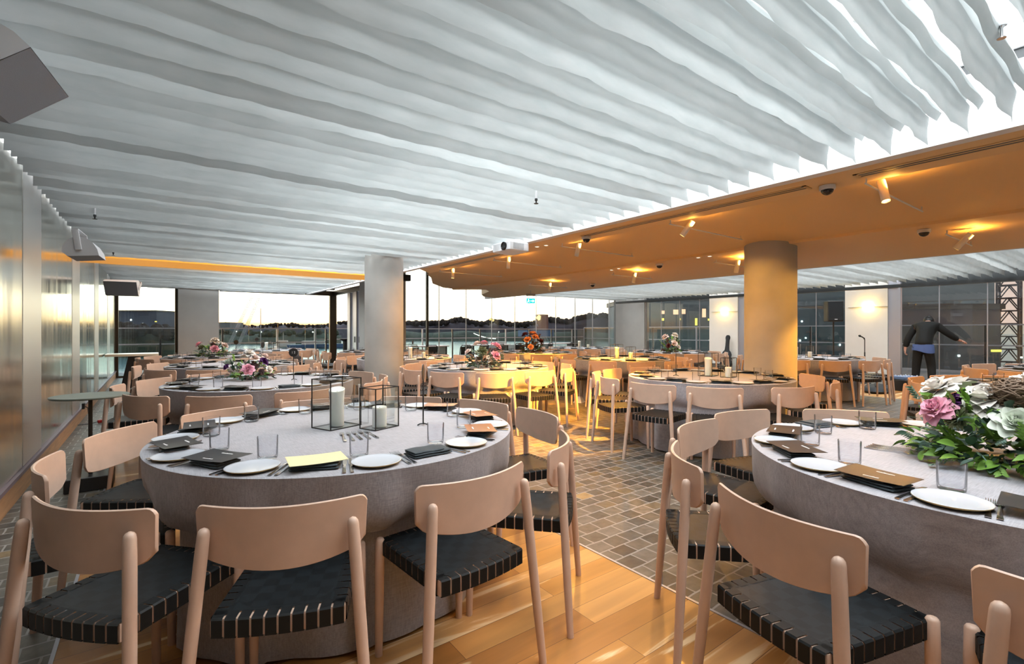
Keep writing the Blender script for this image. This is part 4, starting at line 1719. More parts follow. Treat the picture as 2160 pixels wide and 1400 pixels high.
def make_spot(tx, ty, half):
    def f():
        t = thing('ceiling_spotlight', 'spotlight', 'spotlight')
        R = Matrix.Rotation(radians(ty), 4, 'X') @ Matrix.Rotation(radians(tx), 4, 'Y')
        mb = MB()
        mb.lathe([(0.0, -0.085), (0.024, -0.085), (0.028, -0.098), (0.0305, -0.1), (0.0305, 0.085), (0.0, 0.085)], 20, caps=False)
        mb.xf(R)
        part('tube', mb.mesh('spot_tube', WPLAST, angle=50), t)
        mb = MB()
        mb.lathe([(0.0, -0.0862), (0.0235, -0.0862)], 16, caps=False)
        mb.xf(R)
        part('lamp', mb.mesh('spot_lamp', LAMPE, smooth=False), t, 'glowing warm lamp')
        mb = MB()
        mb.tube([(-0.28 if half else -0.55, 0.034, 0.012), (1.2 if half else 0.55, 0.034, 0.012)], 0.007, 6)
        part('rod', mb.mesh('spot_rod', WPLAST), t)
        for xx in ((-0.26, 1.17) if half else (-0.5, 0.5)):
            mb = MB()
            mb.tube([(xx, 0.034, 0.012), (xx, 0.034, 0.055)], 0.005, 6)
            part('hanger', mb.mesh('spot_hanger', WPLAST), t)
        return t
    return f


names = ['white tube spotlight nearest the ceiling edge at the right', 'white tilted tube spotlight above the lantern table', 'white tube spotlight just below the projector', 'white tube spotlight left of the projector', 'smallest white tube spotlight in the first row, by the grey column',
         'white tube spotlight at the far right under the tan ceiling', 'white tube spotlight beside the amber column', 'white tube spotlight above the amber-lit candle table', 'white tube spotlight hanging near the exit sign', 'white tube spotlight beyond the right edge of the photo']
for (x, y, z, tx, ty, e1, e2), nm in zip(SPOTS, names):
    Proto(make_spot(tx, ty, x < 6)).place((x, y, z), 0, nm, 'tube spotlights under the tan ceiling')


def make_dome():
    t = thing('ceiling_camera', 'camera', 'security camera')
    mb = MB()
    mb.lathe([(0.058, 0.0), (0.060, -0.02), (0.056, -0.034), (0.0, -0.034)], 24)
    part('housing', mb.mesh('dome_housing', WPLAST), t)
    mb = MB()
    mb.lathe([(0.046, -0.033)] + [(0.046 * cos(radians(a)), -0.034 - 0.042 * sin(radians(a))) for a in (15, 35, 55, 75, 90)], 24, caps=False)
    part('dome', mb.mesh('dome_lens', LENS), t, 'dark glossy dome')
    return t


pd = Proto(make_dome)
for px, py, nm in ((1745, 392, 'dark dome camera between the two slot diffusers'), (1237, 499, 'dark dome camera right of the projector'), (1391, 556, 'dark dome camera left of the amber column'), (1949, 484, 'dark dome camera at the right beside a tube spotlight'), (1250, 598, 'small dark dome camera near the exit sign')):
    m_ = (Y0 - py) / (px - 325.0)
    zz = 2.46
    for _i in range(6):
        x, y = on_z(px, py, zz)
        zz = soffit_z(max(4.2, min(8.5, x))) - 0.002
    pd.place((x, y, zz), 0, nm, 'dome cameras')


def slot(x0, x1, y0, y1, z, name, label):
    t = thing(name, label, 'air vent', ((x0 + x1) / 2, (y0 + y1) / 2, z))
    hx, hy = (x1 - x0) / 2, (y1 - y0) / 2
    mb = MB()
    for a, b_ in ((-hx, -hx + 0.02), (-0.008, 0.008), (hx - 0.02, hx)):
        mb.box(a, b_, -hy, hy, -0.003, 0.0)
    mb.box(-hx, hx, -hy, -hy + 0.03, -0.003, 0)
    mb.box(-hx, hx, hy - 0.03, hy, -0.003, 0)
    part('frame', mb.mesh('vent_frame', TAN, smooth=False), t)
    mb = MB()
    mb.box(-hx + 0.02, hx - 0.02, -hy + 0.03, hy - 0.03, -0.002, -0.0005)
    part('slot', mb.mesh('vent_slot', DARKF, smooth=False), t, 'black slot')
    return t


for y0, y1, nm in ((-1.2, 1.42, 'long black slot vent nearest the upper right corner'), (1.75, 4.35, 'long black slot vent in the middle of the tan ceiling edge'), (5.75, 8.1, 'long black slot vent left of the projector')):
    slot(4.28, 4.40, y0, y1, 2.4665, 'slot_diffuser', nm)


def make_down():
    t = thing('recessed_downlight', 'downlight', 'downlight')
    mb = MB()
    mb.lathe([(0.036, 0.0), (0.036, -0.005), (0.026, -0.005), (0.026, -0.002)], 18, caps=False)
    part('ring', mb.mesh('downlight_ring', WPLAST), t)
    mb = MB()
    mb.lathe([(0.0, -0.0025), (0.026, -0.0025)], 16, caps=False)
    part('lens', mb.mesh('downlight_lens', DOWNE), t)
    return t


pdn = Proto(make_down)
for px, py, nm in ((1133, 520, 'small recessed downlight right beside the projector'), (1152, 517, 'small recessed downlight second right from the projector'), (1473, 543, 'small recessed downlight left of a pair above the lantern table'), (1497, 540, 'small recessed downlight nearest the amber column'), (1290, 569, 'small recessed downlight left of the middle pair'), (1305, 566, 'small recessed downlight right of the middle pair')):
    zz = 2.45
    for _i in range(6):
        x, y = on_z(px, py, zz)
        zz = soffit_z(max(4.2, min(8.5, x))) - 0.001
    pdn.place((x, y, zz), 0, nm, 'recessed downlights')


def make_sprinkler():
    t = thing('ceiling_sprinkler', 'sprinkler', 'sprinkler')
    mb = MB()
    mb.tube([(0, 0, 0.9), (0, 0, 0.035)], 0.008, 8)
    part('pipe', mb.mesh('sprinkler_pipe', WPLAST), t)
    mb = MB()
    mb.lathe([(0.012, 0.035), (0.014, 0.02), (0.007, 0.012), (0.006, -0.006), (0.02, -0.008), (0.02, -0.011), (0.0, -0.011)], 14)
    part('nozzle', mb.mesh('sprinkler_nozzle', DARKF), t, 'dark nozzle')
    return t


ps = Proto(make_sprinkler)
for px, py, zz, nm in ((1131, 427, 2.41, 'small sprinkler head poking below the baffles above the projector'), (200, 460, 2.41, 'small sprinkler head poking below the baffles at the left'), (239, 537, 2.43, 'tiny sprinkler head beside the orange beam'), (1529, 549, 2.43, 'tiny sprinkler head left of the amber column')):
    if px == 1529:
        continue
    x, y = on_z(px, py, zz)
    ps.place((x, y, zz), 0, nm, 'sprinkler heads')

# white pipe with a nozzle hanging above the baffles, upper right corner
t = thing('pendant_sprinkler', 'white pipe with nozzle hanging above the baffles, upper right corner', 'sprinkler', (3.08, 0.44, 2.60))
mb = MB()
mb.lathe([(0.018, 0.055), (0.028, 0.075), (0.030, 0.09), (0.030, 0.85)], 20)
part('pipe', mb.mesh('pendant_pipe', PEND), t)
mb = MB()
mb.lathe([(0.017, 0.0), (0.017, 0.003), (0.005, 0.006), (0.006, 0.045), (0.012, 0.056)], 14)
part('nozzle', mb.mesh('pendant_nozzle', STEEL), t, 'metal nozzle')

# projector
t = thing('projector', 'white projector hanging at the edge of the tan ceiling', 'projector', (3.90, 5.30, 2.40), 0.0)
mb = MB()
mb.rbox(-0.17, 0.17, -0.20, 0.20, -0.06, 0.06, 0.03)
part('body', mb.mesh('projector_body', WPLAST), t)
mb = MB()
mb.lathe([(0.055, 0.0), (0.055, 0.02), (0.045, 0.022), (0.04, 0.012), (0, 0.012)], 20)
mb.xf(Matrix.Translation((-0.17, -0.09, 0.0)) @ Matrix.Rotation(-pi / 2, 4, 'Y'))
part('lens', mb.mesh('projector_lens', LENS), t, 'dark round lens')
mb = MB()
for k in range(9):
    mb.box(-0.10 + 0.02 * k, -0.09 + 0.02 * k, -0.203, -0.199, -0.038, 0.038)
part('vent', mb.mesh('projector_vent', GPLAST, smooth=False), t, 'grey vent grille')
mb = MB()
mb.tube([(0.0, 0, 0.06), (0.0, 0, 0.11), (0.14, 0, 0.11)], 0.016, 8)
part('bracket', mb.mesh('projector_bracket', GPLAST), t)


# speakers on the left wall
def make_speaker():
    t = thing('wall_speaker', 'speaker', 'speaker')
    # profile in x,z: flat grille below, curved shell above; length along y
    prof = [(0.19, -0.10), (0.185, -0.02), (0.15, 0.07), (0.09, 0.135), (0.01, 0.16), (-0.08, 0.13), (-0.15, 0.05), (-0.17, -0.03)]
    mb = MB()
    L_ = 0.27
    rings = [[(x, -L_, z) for x, z in prof], [(x, L_, z) for x, z in prof]]
    mb.loft(rings, closed=False)
    n_ = len(prof)
    for yy, fl in ((-L_, False), (L_, True)):
        vs = [(x, yy, z) for x, z in prof] + [(-0.12, yy, -0.09)]
        f_ = tuple(range(n_ + 1))
        mb.add(vs, [f_ if fl else f_[::-1]])
    part('shell', mb.mesh('speaker_shell', WPLAST, angle=50), t)
    mb = MB()
    mb.loft([[(0.188, -L_ + 0.004, -0.10), (-0.12, -L_ + 0.004, -0.092), (-0.168, -L_ + 0.004, -0.03)], [(0.188, L_ - 0.004, -0.10), (-0.12, L_ - 0.004, -0.092), (-0.168, L_ - 0.004, -0.03)]], closed=False)
    part('grille', mb.mesh('speaker_grille', GRILLE, smooth=False), t, 'grey perforated grille')
    mb = MB()
    mb.rbox(-0.035, 0.035, -L_ - 0.014, -L_ - 0.002, -0.02, 0.24, 0.008)
    mb.rbox(-0.035, 0.035, L_ + 0.002, L_ + 0.014, -0.02, 0.24, 0.008)
    mb.box(-0.035, 0.035, -L_ - 0.014, L_ + 0.014, 0.24, 0.25)
    part('bracket', mb.mesh('speaker_bracket', WPLAST), t)
    return t


psp = Proto(make_speaker)
o = psp.place((-0.50, 2.72, 2.28), 0.0, 'large pale loudspeaker cut by the left edge of the photo', 'wall loudspeakers', 0.8)
o.rotation_euler = (0, radians(-42), radians(-8))
o = psp.place((-0.52, 5.85, 2.0), 0.0, 'white loudspeaker on a bracket left of the orange beam', 'wall loudspeakers', 0.68)
o.rotation_euler = (0, radians(-8), radians(-4))
o = psp.place((-0.42, 10.2, 1.98), 0.0, 'grey loudspeaker hanging in front of the far left glazing', 'wall loudspeakers', 0.8)
o.rotation_euler = (radians(0), radians(-60), radians(-100))

# exit sign
t = thing('exit_sign', 'teal exit sign with running figure and arrow hanging by the window', 'exit sign', (7.86, 9.8, 2.04), -0.55)
mb = MB()
mb.rbox(-0.12, 0.12, -0.02, 0.02, 0.14, 0.20, 0.006)
part('housing', mb.mesh('exit_housing', GPLAST), t, 'grey housing')
mb = MB()
mb.box(-0.11, 0.11, -0.005, 0.005, -0.055, 0.075)
part('panel', mb.mesh('exit_panel', EXITG, smooth=False), t)
mb = MB()
mb.box(-0.01, 0.055, -0.008, -0.0052, 0.0, 0.018)
mb.add([(0.05, -0.008, -0.03), (0.095, -0.008, 0.009), (0.05, -0.008, 0.048)], [(0, 1, 2)])
mb.lathe([(0.0, -0.0015), (0.011, -0.0015), (0.011, 0.0015), (0, 0.0015)], 12, caps=False)
st = len(mb.v) - 48
mb.xf(Matrix.Translation((-0.06, -0.0068, 0.05)) @ Matrix.Rotation(pi / 2, 4, 'X'), st)
mb.add([(-0.075, -0.008, 0.0), (-0.055, -0.008, 0.0), (-0.045, -0.008, 0.036), (-0.07, -0.008, 0.036)], [(0, 1, 2, 3)])
mb.add([(-0.06, -0.008, 0.0), (-0.03, -0.008, -0.02), (-0.036, -0.008, -0.028), (-0.072, -0.008, -0.004)], [(0, 1, 2, 3)])
mb.add([(-0.072, -0.008, 0.004), (-0.085, -0.008, -0.04), (-0.096, -0.008, -0.038), (-0.08, -0.008, 0.004)], [(0, 1, 2, 3)])
mb.add([(-0.05, -0.008, 0.034), (-0.025, -0.008, 0.016), (-0.03, -0.008, 0.01), (-0.056, -0.008, 0.026)], [(0, 1, 2, 3)])
part('pictogram', mb.mesh('exit_pictogram', EXITW, smooth=False), t, 'white running figure and arrow')
mb = MB()
for xx in (-0.08, 0.08):
    mb.tube([(xx, 0, 0.07), (xx, 0, 0.15)], 0.004, 6)
mb.tube([(0.0, 0, 0.2), (0.0, 0, soffit_z(7.86) - 2.04)], 0.008, 6)
part('hanger', mb.mesh('exit_hanger', GPLAST), t)

# wall lamps on the right piers, each over a slim ledge line
SCONCES = []
for px, py, nm, lb in ((1527, 657, 'first', 'glowing round wall lamp on the pier by the guitar bag'), (1830, 647, 'second', 'glowing round wall lamp on the pier by the microphone')):
    x, y, z = on_x(px, py, XR - 0.06)
    t = thing('wall_lamp', lb, 'wall lamp', (XR - 0.021, y, z), 0, 'round wall lamps')
    mb = MB()
    mb.lathe([(0.0, 0.0), (0.13, 0.0), (0.125, 0.025), (0.08, 0.055), (0.0, 0.07)], 24)
    mb.xf(Matrix.Rotation(-pi / 2, 4, 'Y'))
    part('diffuser', mb.mesh('lamp_diffuser', SCONE), t, 'glowing diffuser')
    mb = MB()
    mb.box(-0.03, 0.0, -0.44, 0.44, -0.006, 0.006)
    part('ledge', mb.mesh('lamp_ledge', GPLAST, smooth=False), t, 'thin grey ledge')
    SCONCES.append((XR - 0.10, y, z))

# ------------------------------------------------------------------ things along the left wall
t = thing('side_table', 'small round grey-green side table by the metal wall', 'side table', (-0.42, 5.25, 0))
mb = MB()
mb.lathe([(0.0, 0.735), (0.25, 0.735), (0.255, 0.742), (0.253, 0.75), (0.0, 0.75)], 40, caps=False)
part('top', mb.mesh('side_table_top', SIDET, angle=30), t)
mb = MB()
mb.tube([(0, 0, 0.10), (0, 0, 0.735)], 0.014, 10)
part('stem', mb.mesh('side_table_stem', BLACK), t)
mb = MB()
mb.rbox(-0.15, 0.15, -0.15, 0.15, 0.0, 0.11, 0.012)
part('base', mb.mesh('side_table_base', BLACK), t, 'black block base')
x, y = on_z(214, 888, 0.02)
t = thing('power_plug', 'small red plug lying by the skirting beside the side table', 'plug', (x, y, 0), 0.6)
mb = MB()
mb.rbox(-0.045, 0.045, -0.02, 0.02, 0.002, 0.04, 0.012)
part('body', mb.mesh('plug_body', P('red_plastic', (0.55, 0.03, 0.02), 0.4)), t)
mb = MB()
mb.tube([(-0.045, 0, 0.02), (-0.12, 0.02, 0.006), (-0.25, 0.06, 0.006), (-0.36, -0.02, 0.006)], 0.005, 6)
part('cable', mb.mesh('plug_cable', BLACK), t, 'black cable')
t = thing('wall_socket', 'black socket on the timber skirting behind the side table', 'socket', (WX + 0.028, y + 0.25, 0.21))
mb = MB()
mb.rbox(-0.002, 0.03, -0.05, 0.05, -0.03, 0.05, 0.008)
part('plate', mb.mesh('socket_plate', BLACK), t)
mb = MB()
mb.tube([(0.03, 0, 0.0), (0.06, 0.0, -0.02), (0.07, -0.02, -0.12), (0.10, -0.06, -0.205)], 0.006, 6)
part('cable', mb.mesh('socket_cable', BLACK), t)
x, y = on_z(1222, 848, 0.0)
t = thing('floor_outlet', 'small pale wedge shaped floor outlet with a cord under the amber-lit candle table', 'outlet', (x, y, 0), 0.4)
mb = MB()
mb.loft([[(-0.10, -0.08, 0), (0.10, -0.08, 0), (0.10, 0.08, 0), (-0.10, 0.08, 0)], [(-0.03, -0.03, 0.10), (0.05, -0.03, 0.10), (0.05, 0.03, 0.10), (-0.03, 0.03, 0.10)]], True, True)
part('body', mb.mesh('outlet_body', WPLAST, smooth=False), t)
mb = MB()
mb.tube([(0, 0, 0.10), (0.01, 0, 0.2), (-0.03, 0.02, 0.32), (0.0, 0.04, 0.44)], 0.006, 6)
part('cord', mb.mesh('outlet_cord', WPLAST), t)
t = thing('bar_table', 'narrow pale counter on a tapered black leg by the far left glass', 'table', (-0.38, 13.3, 0))
mb = MB()
mb.rbox(-0.44, 0.46, -0.32, 0.32, 0.735, 0.785, 0.01)
part('top', mb.mesh('bar_top', BARTOP), t)
mb = MB()
mb.loft([[(-0.20, -0.25, 0), (0.12, -0.25, 0), (0.12, 0.25, 0), (-0.20, 0.25, 0)], [(-0.06, -0.25, 0.735), (0.14, -0.25, 0.735), (0.14, 0.25, 0.735), (-0.06, 0.25, 0.735)]], True, True)
part('leg', mb.mesh('bar_leg', BLACK, smooth=False), t, 'tapered black slab leg')

# ------------------------------------------------------------------ musicians' corner at the right
x, y, z = on_x(1758, 700, 13.4)
t = thing('loudspeaker', 'black loudspeaker raised on a pole in front of the glass', 'loudspeaker', (x, y, 1.50), -0.9)
mb = MB()
mb.rbox(-0.17, 0.17, -0.16, 0.16, 0, 0.50, 0.03)
part('cabinet', mb.mesh('pa_cabinet', BLACK), t)
mb = MB()
mb.box(-0.15, 0.15, -0.168, -0.161, 0.03, 0.47)
part('grille', mb.mesh('pa_grille', GBAG, smooth=False), t)
mb = MB()
mb.box(-0.03, 0.03, -0.171, -0.1685, 0.045, 0.06)
part('badge', mb.mesh('pa_badge', WPLAST, smooth=False), t, 'pale badge')
t = thing('speaker_stand', 'black pole stand holding the raised loudspeaker', 'stand', (x, y, 0))
mb = MB()
mb.tube([(0, 0, 0.03), (0, 0, 1.497)], 0.018, 10)
part('pole', mb.mesh('stand_pole', BLACK), t)
for k in range(3):
    mb = MB()
    a_ = 2 * pi * k / 3 + 0.4
    mb.tube([(0.02 * cos(a_), 0.02 * sin(a_), 0.7), (0.5 * cos(a_), 0.5 * sin(a_), 0.012)], 0.011, 6)
    part('leg', mb.mesh('stand_leg', BLACK), t)

x, y, z = on_x(1824, 700, 13.9)
t = thing('microphone_stand', 'black microphone stand in front of the lit pier', 'microphone stand', (x, y, 0), 0.3)
mb = MB()
mb.lathe([(0.13, 0.0), (0.13, 0.012), (0.03, 0.03), (0.0, 0.03)], 20)
part('base', mb.mesh('mic_base', BLACK), t)
mb = MB()
mb.tube([(0, 0, 0.02), (0, 0, 0.75), (0, 0, 0.76), (0, 0, 1.07)], [0.014, 0.014, 0.009, 0.009], 8)
part('pole', mb.mesh('mic_pole', BLACK), t)
mb = MB()
mb.tube([(0.0, 0.0, 1.06), (-0.02, 0.02, 1.10), (-0.05, 0.05, 1.13)], 0.012, 8)
part('clip', mb.mesh('mic_clip', BLACK), t)
mb = MB()
mb.tube([(0.0, 0.0, 1.09), (-0.08, 0.08, 1.14), (-0.085, 0.085, 1.143), (-0.10, 0.10, 1.152), (-0.118, 0.118, 1.163)], [0.010, 0.014, 0.024, 0.027, 0.012], 10)
part('microphone', mb.mesh('microphone', GBAG), t)

# guitar bag leaning on the first pier
x, y, z = on_x(1530, 700, 14.55)
t = thing('guitar_bag', 'black guitar bag leaning on the pier below a wall lamp', 'guitar bag', (x, y, 0))
t.rotation_euler = (0, radians(11), radians(8))
mb = MB()
out_ = [(0.0, 0.17), (0.08, 0.20), (0.22, 0.205), (0.34, 0.16), (0.42, 0.145), (0.52, 0.16), (0.60, 0.13), (0.66, 0.075), (0.80, 0.062), (0.98, 0.06), (1.05, 0.075), (1.10, 0.07), (1.14, 0.04)]
rings = []
for z_, w_ in out_:
    th_ = 0.06 if z_ < 0.6 else 0.04
    rings.append([(th_ * cos(2 * pi * k / 14), w_ * sin(2 * pi * k / 14), z_ + 0.01) for k in range(14)])
mb.loft(rings, True, True)
part('body', mb.mesh('guitar_bag_body', GBAG), t)
mb = MB()
mb.rbox(-0.075, -0.055, -0.12, 0.12, 0.10, 0.36, 0.03)
part('pocket', mb.mesh('guitar_bag_pocket', GBAG), t)
mb = MB()
mb.tube([(-0.05, -0.10, 0.15), (-0.09, -0.21, 0.25), (-0.09, -0.215, 0.36), (-0.05, -0.13, 0.47)], 0.012, 6)
part('strap', mb.mesh('guitar_bag_strap', GBAG), t)

# mixer on a low case and a soft bag on the floor
x, y, z = on_x(1912, 790, 13.0)
t = thing('equipment_case', 'black equipment case on the floor beside the stooping person', 'case', (x, y, 0), -0.4)
mb = MB()
mb.rbox(-0.30, 0.30, -0.22, 0.22, 0, 0.24, 0.03)
part('body', mb.mesh('case_body', BLACK), t)
mb = MB()
mb.tube([(-0.08, -0.225, 0.15), (-0.06, -0.25, 0.17), (0.06, -0.25, 0.17), (0.08, -0.225, 0.15)], 0.008, 6)
part('handle', mb.mesh('case_handle', GPLAST), t)
t = thing('mixing_desk', 'small blue-grey mixing desk lying on the black case', 'mixer', (x, y, 0.242), -0.4)
mb = MB()
mb.rbox(-0.26, 0.26, -0.18, 0.18, 0, 0.06, 0.015)
part('body', mb.mesh('mixer_body', MIXB), t)
for k in range(10):
    mb = MB()
    mb.lathe([(0.012, 0.058), (0.010, 0.08), (0, 0.08)], 8, (-0.21 + 0.047 * k, -0.06 + 0.1 * (k % 3), 0))
    part('knob', mb.mesh('mixer_knob', INK), t)
x, y, z = on_x(1850, 815, 12.1)
t = thing('soft_bag', 'flat black bag lying on the floor left of the equipment case', 'bag', (x, y, 0), 0.2)
mb = MB()
mb.lathe([(0.0, 0.0), (0.36, 0.0), (0.40, 0.05), (0.34, 0.12), (0.15, 0.15), (0.0, 0.15)], 20)
mb.v = [(x_ * 1.15, y_ * 0.6, z_ * (1 + 0.15 * sin(7 * x_))) for x_, y_, z_ in mb.v]
part('body', mb.mesh('bag_body', GBAG), t)
mb = MB()
mb.tube([(-0.2, 0, 0.13), (-0.1, 0.02, 0.19), (0.1, 0.02, 0.19), (0.2, 0, 0.13)], 0.012, 6)
part('handle', mb.mesh('bag_handle', GBAG), t)


# ------------------------------------------------------------------ person stooping at the right-hand glass
def skinned(name, joints, bones, mat, sub=2, root=0):
    me = bpy.data.meshes.new(name)
    me.from_pydata([j[0] for j in joints], bones, [])
    o = bpy.data.objects.new(name, me)
    COL.objects.link(o)
    md = o.modifiers.new('skin', 'SKIN')
    md.use_smooth_shade = True
    for i, j in enumerate(joints):
        r = j[1]
        me.skin_vertices[0].data[i].radius = r if isinstance(r, tuple) else (r, r)
    me.skin_vertices[0].data[root].use_root = True
    s = o.modifiers.new('sub', 'SUBSURF')
    s.levels = s.render_levels = sub
    dg = bpy.context.evaluated_depsgraph_get()
    ev = o.evaluated_get(dg)
    m2 = bpy.data.meshes.new_from_object(ev)
    m2.materials.clear()
    m2.materials.append(mat)
    m2.polygons.foreach_set('use_smooth', [True] * len(m2.polygons))
    bpy.data.objects.remove(o)
    m2.name = name
    return m2


def hand_bones(J, B, wrist_i, wrist, d, side, up):
    """palm, four fingers and a thumb hung from joint wrist_i; d along the hand, side across it, up out of the back"""
    d, side, up = Vector(d).normalized(), Vector(side).normalized(), Vector(up).normalized()
    w = Vector(wrist)
    pm = len(J)
    J.append((tuple(w + d * 0.05), (0.020, 0.034)))
    B.append((wrist_i, pm))
    for k, (off, ln) in enumerate(((-0.030, 0.062), (-0.010, 0.075), (0.010, 0.072), (0.029, 0.058))):
        kn = w + d * 0.088 + side * off
        a = len(J)
        J.append((tuple(kn), 0.0105))
        B.append((pm, a))
        J.append((tuple(kn + d * ln * 0.55 - up * 0.012), 0.009))
        B.append((a, a + 1))
        J.append((tuple(kn + d * ln * 0.8 - up * 0.040), 0.0075))
        B.append((a + 1, a + 2))
    a = len(J)
    J.append((tuple(w + d * 0.045 - side * 0.045 - up * 0.01), 0.011))
    B.append((pm, a))
    J.append((tuple(w + d * 0.085 - side * 0.062 - up * 0.022), 0.009))
    B.append((a, a + 1))


def make_person(loc, rz):
    # facing +x, stooping; y to the figure's left
    t = thing('person', 'person in black jacket and trousers stooping by the right window', 'person', loc, rz)
    J = [((0.0, 0.0, 0.95), (0.06, 0.07))]
    B = []
    def j(p, r, parent):
        J.append((p, r))
        B.append((parent, len(J) - 1))
        return len(J) - 1
    sp1 = j((0.06, 0.0, 1.10), (0.06, 0.08), 0)
    sp2 = j((0.17, -0.01, 1.26), (0.095, 0.13), sp1)
    ch = j((0.28, -0.01, 1.38), (0.09, 0.13), sp2)
    nk = j((0.37, -0.01, 1.45), 0.055, ch)
    hd = j((0.43, -0.01, 1.49), (0.075, 0.072), nk)
    hd2 = j((0.51, -0.01, 1.51), (0.095, 0.082), hd)
    j((0.58, -0.01, 1.47), (0.055, 0.05), hd2)
    # right arm (towards -y) reaching forward and out
    rs = j((0.29, -0.20, 1.37), 0.060, ch)
    re = j((0.36, -0.40, 1.18), 0.045, rs)
    rw = j((0.50, -0.53, 1.06), 0.030, re)
    hand_bones(J, B, rw, J[rw][0], (0.6, -0.7, -0.25), (0.5, 0.5, 0.1), (0, 0, 1))
    # left arm hanging down
    ls = j((0.26, 0.20, 1.35), 0.060, ch)
    le = j((0.21, 0.32, 1.09), 0.045, ls)
    lw_ = j((0.20, 0.37, 0.85), 0.030, le)
    hand_bones(J, B, lw_, J[lw_][0], (0.05, 0.02, -1), (1, 0, 0.05), (0, 1, 0))
    for sy in (-1, 1):
        hp = j((0.0, sy * 0.10, 0.86), 0.075, 0)
        kn = j((0.06 if sy < 0 else 0.03, sy * 0.13, 0.48), 0.062, hp)
        an = j((-0.02 if sy < 0 else 0.0, sy * 0.15, 0.09), 0.040, kn)
        j((0.12 if sy < 0 else 0.14, sy * 0.16, 0.03), (0.030, 0.035), an)
    body = part('body', skinned('person_body', J, B, SKIN), t)
    # trousers
    T = [((-0.01, 0, 0.93), (0.12, 0.14))]
    TB = []
    for sy in (-1, 1):
        a = len(T)
        T += [((-0.01, sy * 0.095, 0.82), 0.108), ((0.05 if sy < 0 else 0.02, sy * 0.13, 0.48), 0.088), ((-0.02 if sy < 0 else 0.0, sy * 0.15, 0.10), 0.072)]
        TB += [(0, a), (a, a + 1), (a + 1, a + 2)]
    part('trousers', skinned('person_trousers', T, TB, TROU), t)
    K = [((-0.03, 0, 0.88), (0.165, 0.205)), ((0.0, 0, 0.98), (0.175, 0.22)), ((0.06, 0, 1.10), (0.165, 0.215)), ((0.17, -0.01, 1.27), (0.165, 0.225)), ((0.28, -0.01, 1.39), (0.14, 0.205)), ((0.35, -0.01, 1.45), 0.085)]
    KB = [(0, 1), (1, 2), (2, 3), (3, 4), (4, 5)]
    a = len(K)
    K += [((0.29, -0.21, 1.37), 0.09), ((0.36, -0.40, 1.18), 0.075), ((0.485, -0.518, 1.07), 0.06)]
    KB += [(4, a), (a, a + 1), (a + 1, a + 2)]
    a = len(K)
    K += [((0.26, 0.21, 1.35), 0.09), ((0.21, 0.325, 1.09), 0.075), ((0.20, 0.365, 0.88), 0.06)]
    KB += [(4, a), (a, a + 1), (a + 1, a + 2)]
    part('jacket', skinned('person_jacket', K, KB, JACK), t)
    mb = MB()
    rings = []
    for z_, k_ in ((0.80, 1.05), (0.84, 1.06), (0.90, 1.03), (0.97, 0.98)):
        rings.append([(-0.03 + 0.145 * k_ * cos(2 * pi * q / 24), 0.192 * k_ * sin(2 * pi * q / 24), z_ + (0.035 * sin(2 * pi * q / 24) + 0.012 * sin(6 * pi * q / 24)) * (z_ < 0.89)) for q in range(24)])
    mb.loft(rings)
    part('shirt_hem', mb.mesh('person_shirt', SHIRT), t, 'blue shirt hem below the jacket')
    mb = MB()
    rings = []
    for q in range(9):
        a_ = pi * q / 8
        rr_ = max(0.002, sin(a_))
        rings.append([(0.475 + 0.118 * rr_ * cos(2 * pi * w / 18) * (1.0 + 0.06 * sin(5 * w)), -0.01 + 0.105 * rr_ * sin(2 * pi * w / 18), 1.525 + 0.115 * cos(a_) - 0.02 * (1 - cos(2 * pi * w / 18))) for w in range(18)])
    mb.loft(rings[::-1], True, True)
    part('hair', mb.mesh('person_hair', HAIR, angle=80), t, 'black hair')
    for sy in (-1, 1):
        x0 = -0.02 if sy < 0 else 0.0
        Q = [((x0 - 0.03, sy * 0.15, 0.045), (0.045, 0.042)), ((x0 + 0.08, sy * 0.155, 0.04), (0.038, 0.046)), ((x0 + 0.17, sy * 0.16, 0.03), (0.028, 0.040))]
        part('shoe', skinned('person_shoe', Q, [(0, 1), (1, 2)], SHOE), t, 'tan shoe')
    return t


x, y, z = on_x(1948, 815, 14.05)
make_person((14.05, y, 0.0), 0.05)

# ------------------------------------------------------------------ terrace outside
mb = MB()
mb.box(XD + 0.1, 21.2, YC + 0.1, 20.6, -0.2, -0.02)
mb.box(-14, XD + 0.1, YL + 0.1, 18.9, -0.2, -0.02)
mb.box(XR + 0.3, 21.2, -8, YC + 0.1, -0.2, -0.02)
tag(structure('terrace_floor', mb.mesh('terrace_floor', DECK, smooth=False)), 'dark terrace deck outside the glazing', 'terrace')


def balustrade(p0, p1, label, zr=1.38, zm=0.86, step=1.55):
    p0, p1 = Vector(p0), Vector(p1)
    ln = (p1 - p0).length
    a_ = atan2(p1.y - p0.y, p1.x - p0.x)
    t = thing('balustrade', label, 'balustrade', (p0.x, p0.y, 0), a_)
    mb = MB()
    mb.box(0, ln, -0.025, 0.025, zr - 0.025, zr + 0.01)
    part('handrail', mb.mesh('handrail', ALU, smooth=False), t)
    mb = MB()
    mb.box(0, ln, -0.02, 0.02, zm - 0.02, zm + 0.02)
    part('mid_rail', mb.mesh('mid_rail', ALU, smooth=False), t)
    n_ = int(ln / step)
    for k in range(n_ + 1):
        x = ln * k / n_
        mb = MB()
        mb.box(x - 0.025, x + 0.025, -0.03, 0.03, -0.02, zr - 0.025)
        part('post', mb.mesh('post', DARKF if k % 3 else ALU, smooth=False), t)
        if k < n_:
            mb = MB()
            x1 = ln * (k + 1) / n_
            mb.box(x + 0.04, x1 - 0.04, -0.005, 0.005, 0.05, zr - 0.03)
            part('pane', mb.mesh('pane', BGLASS, smooth=False), t, 'greenish glass pane')
    return t


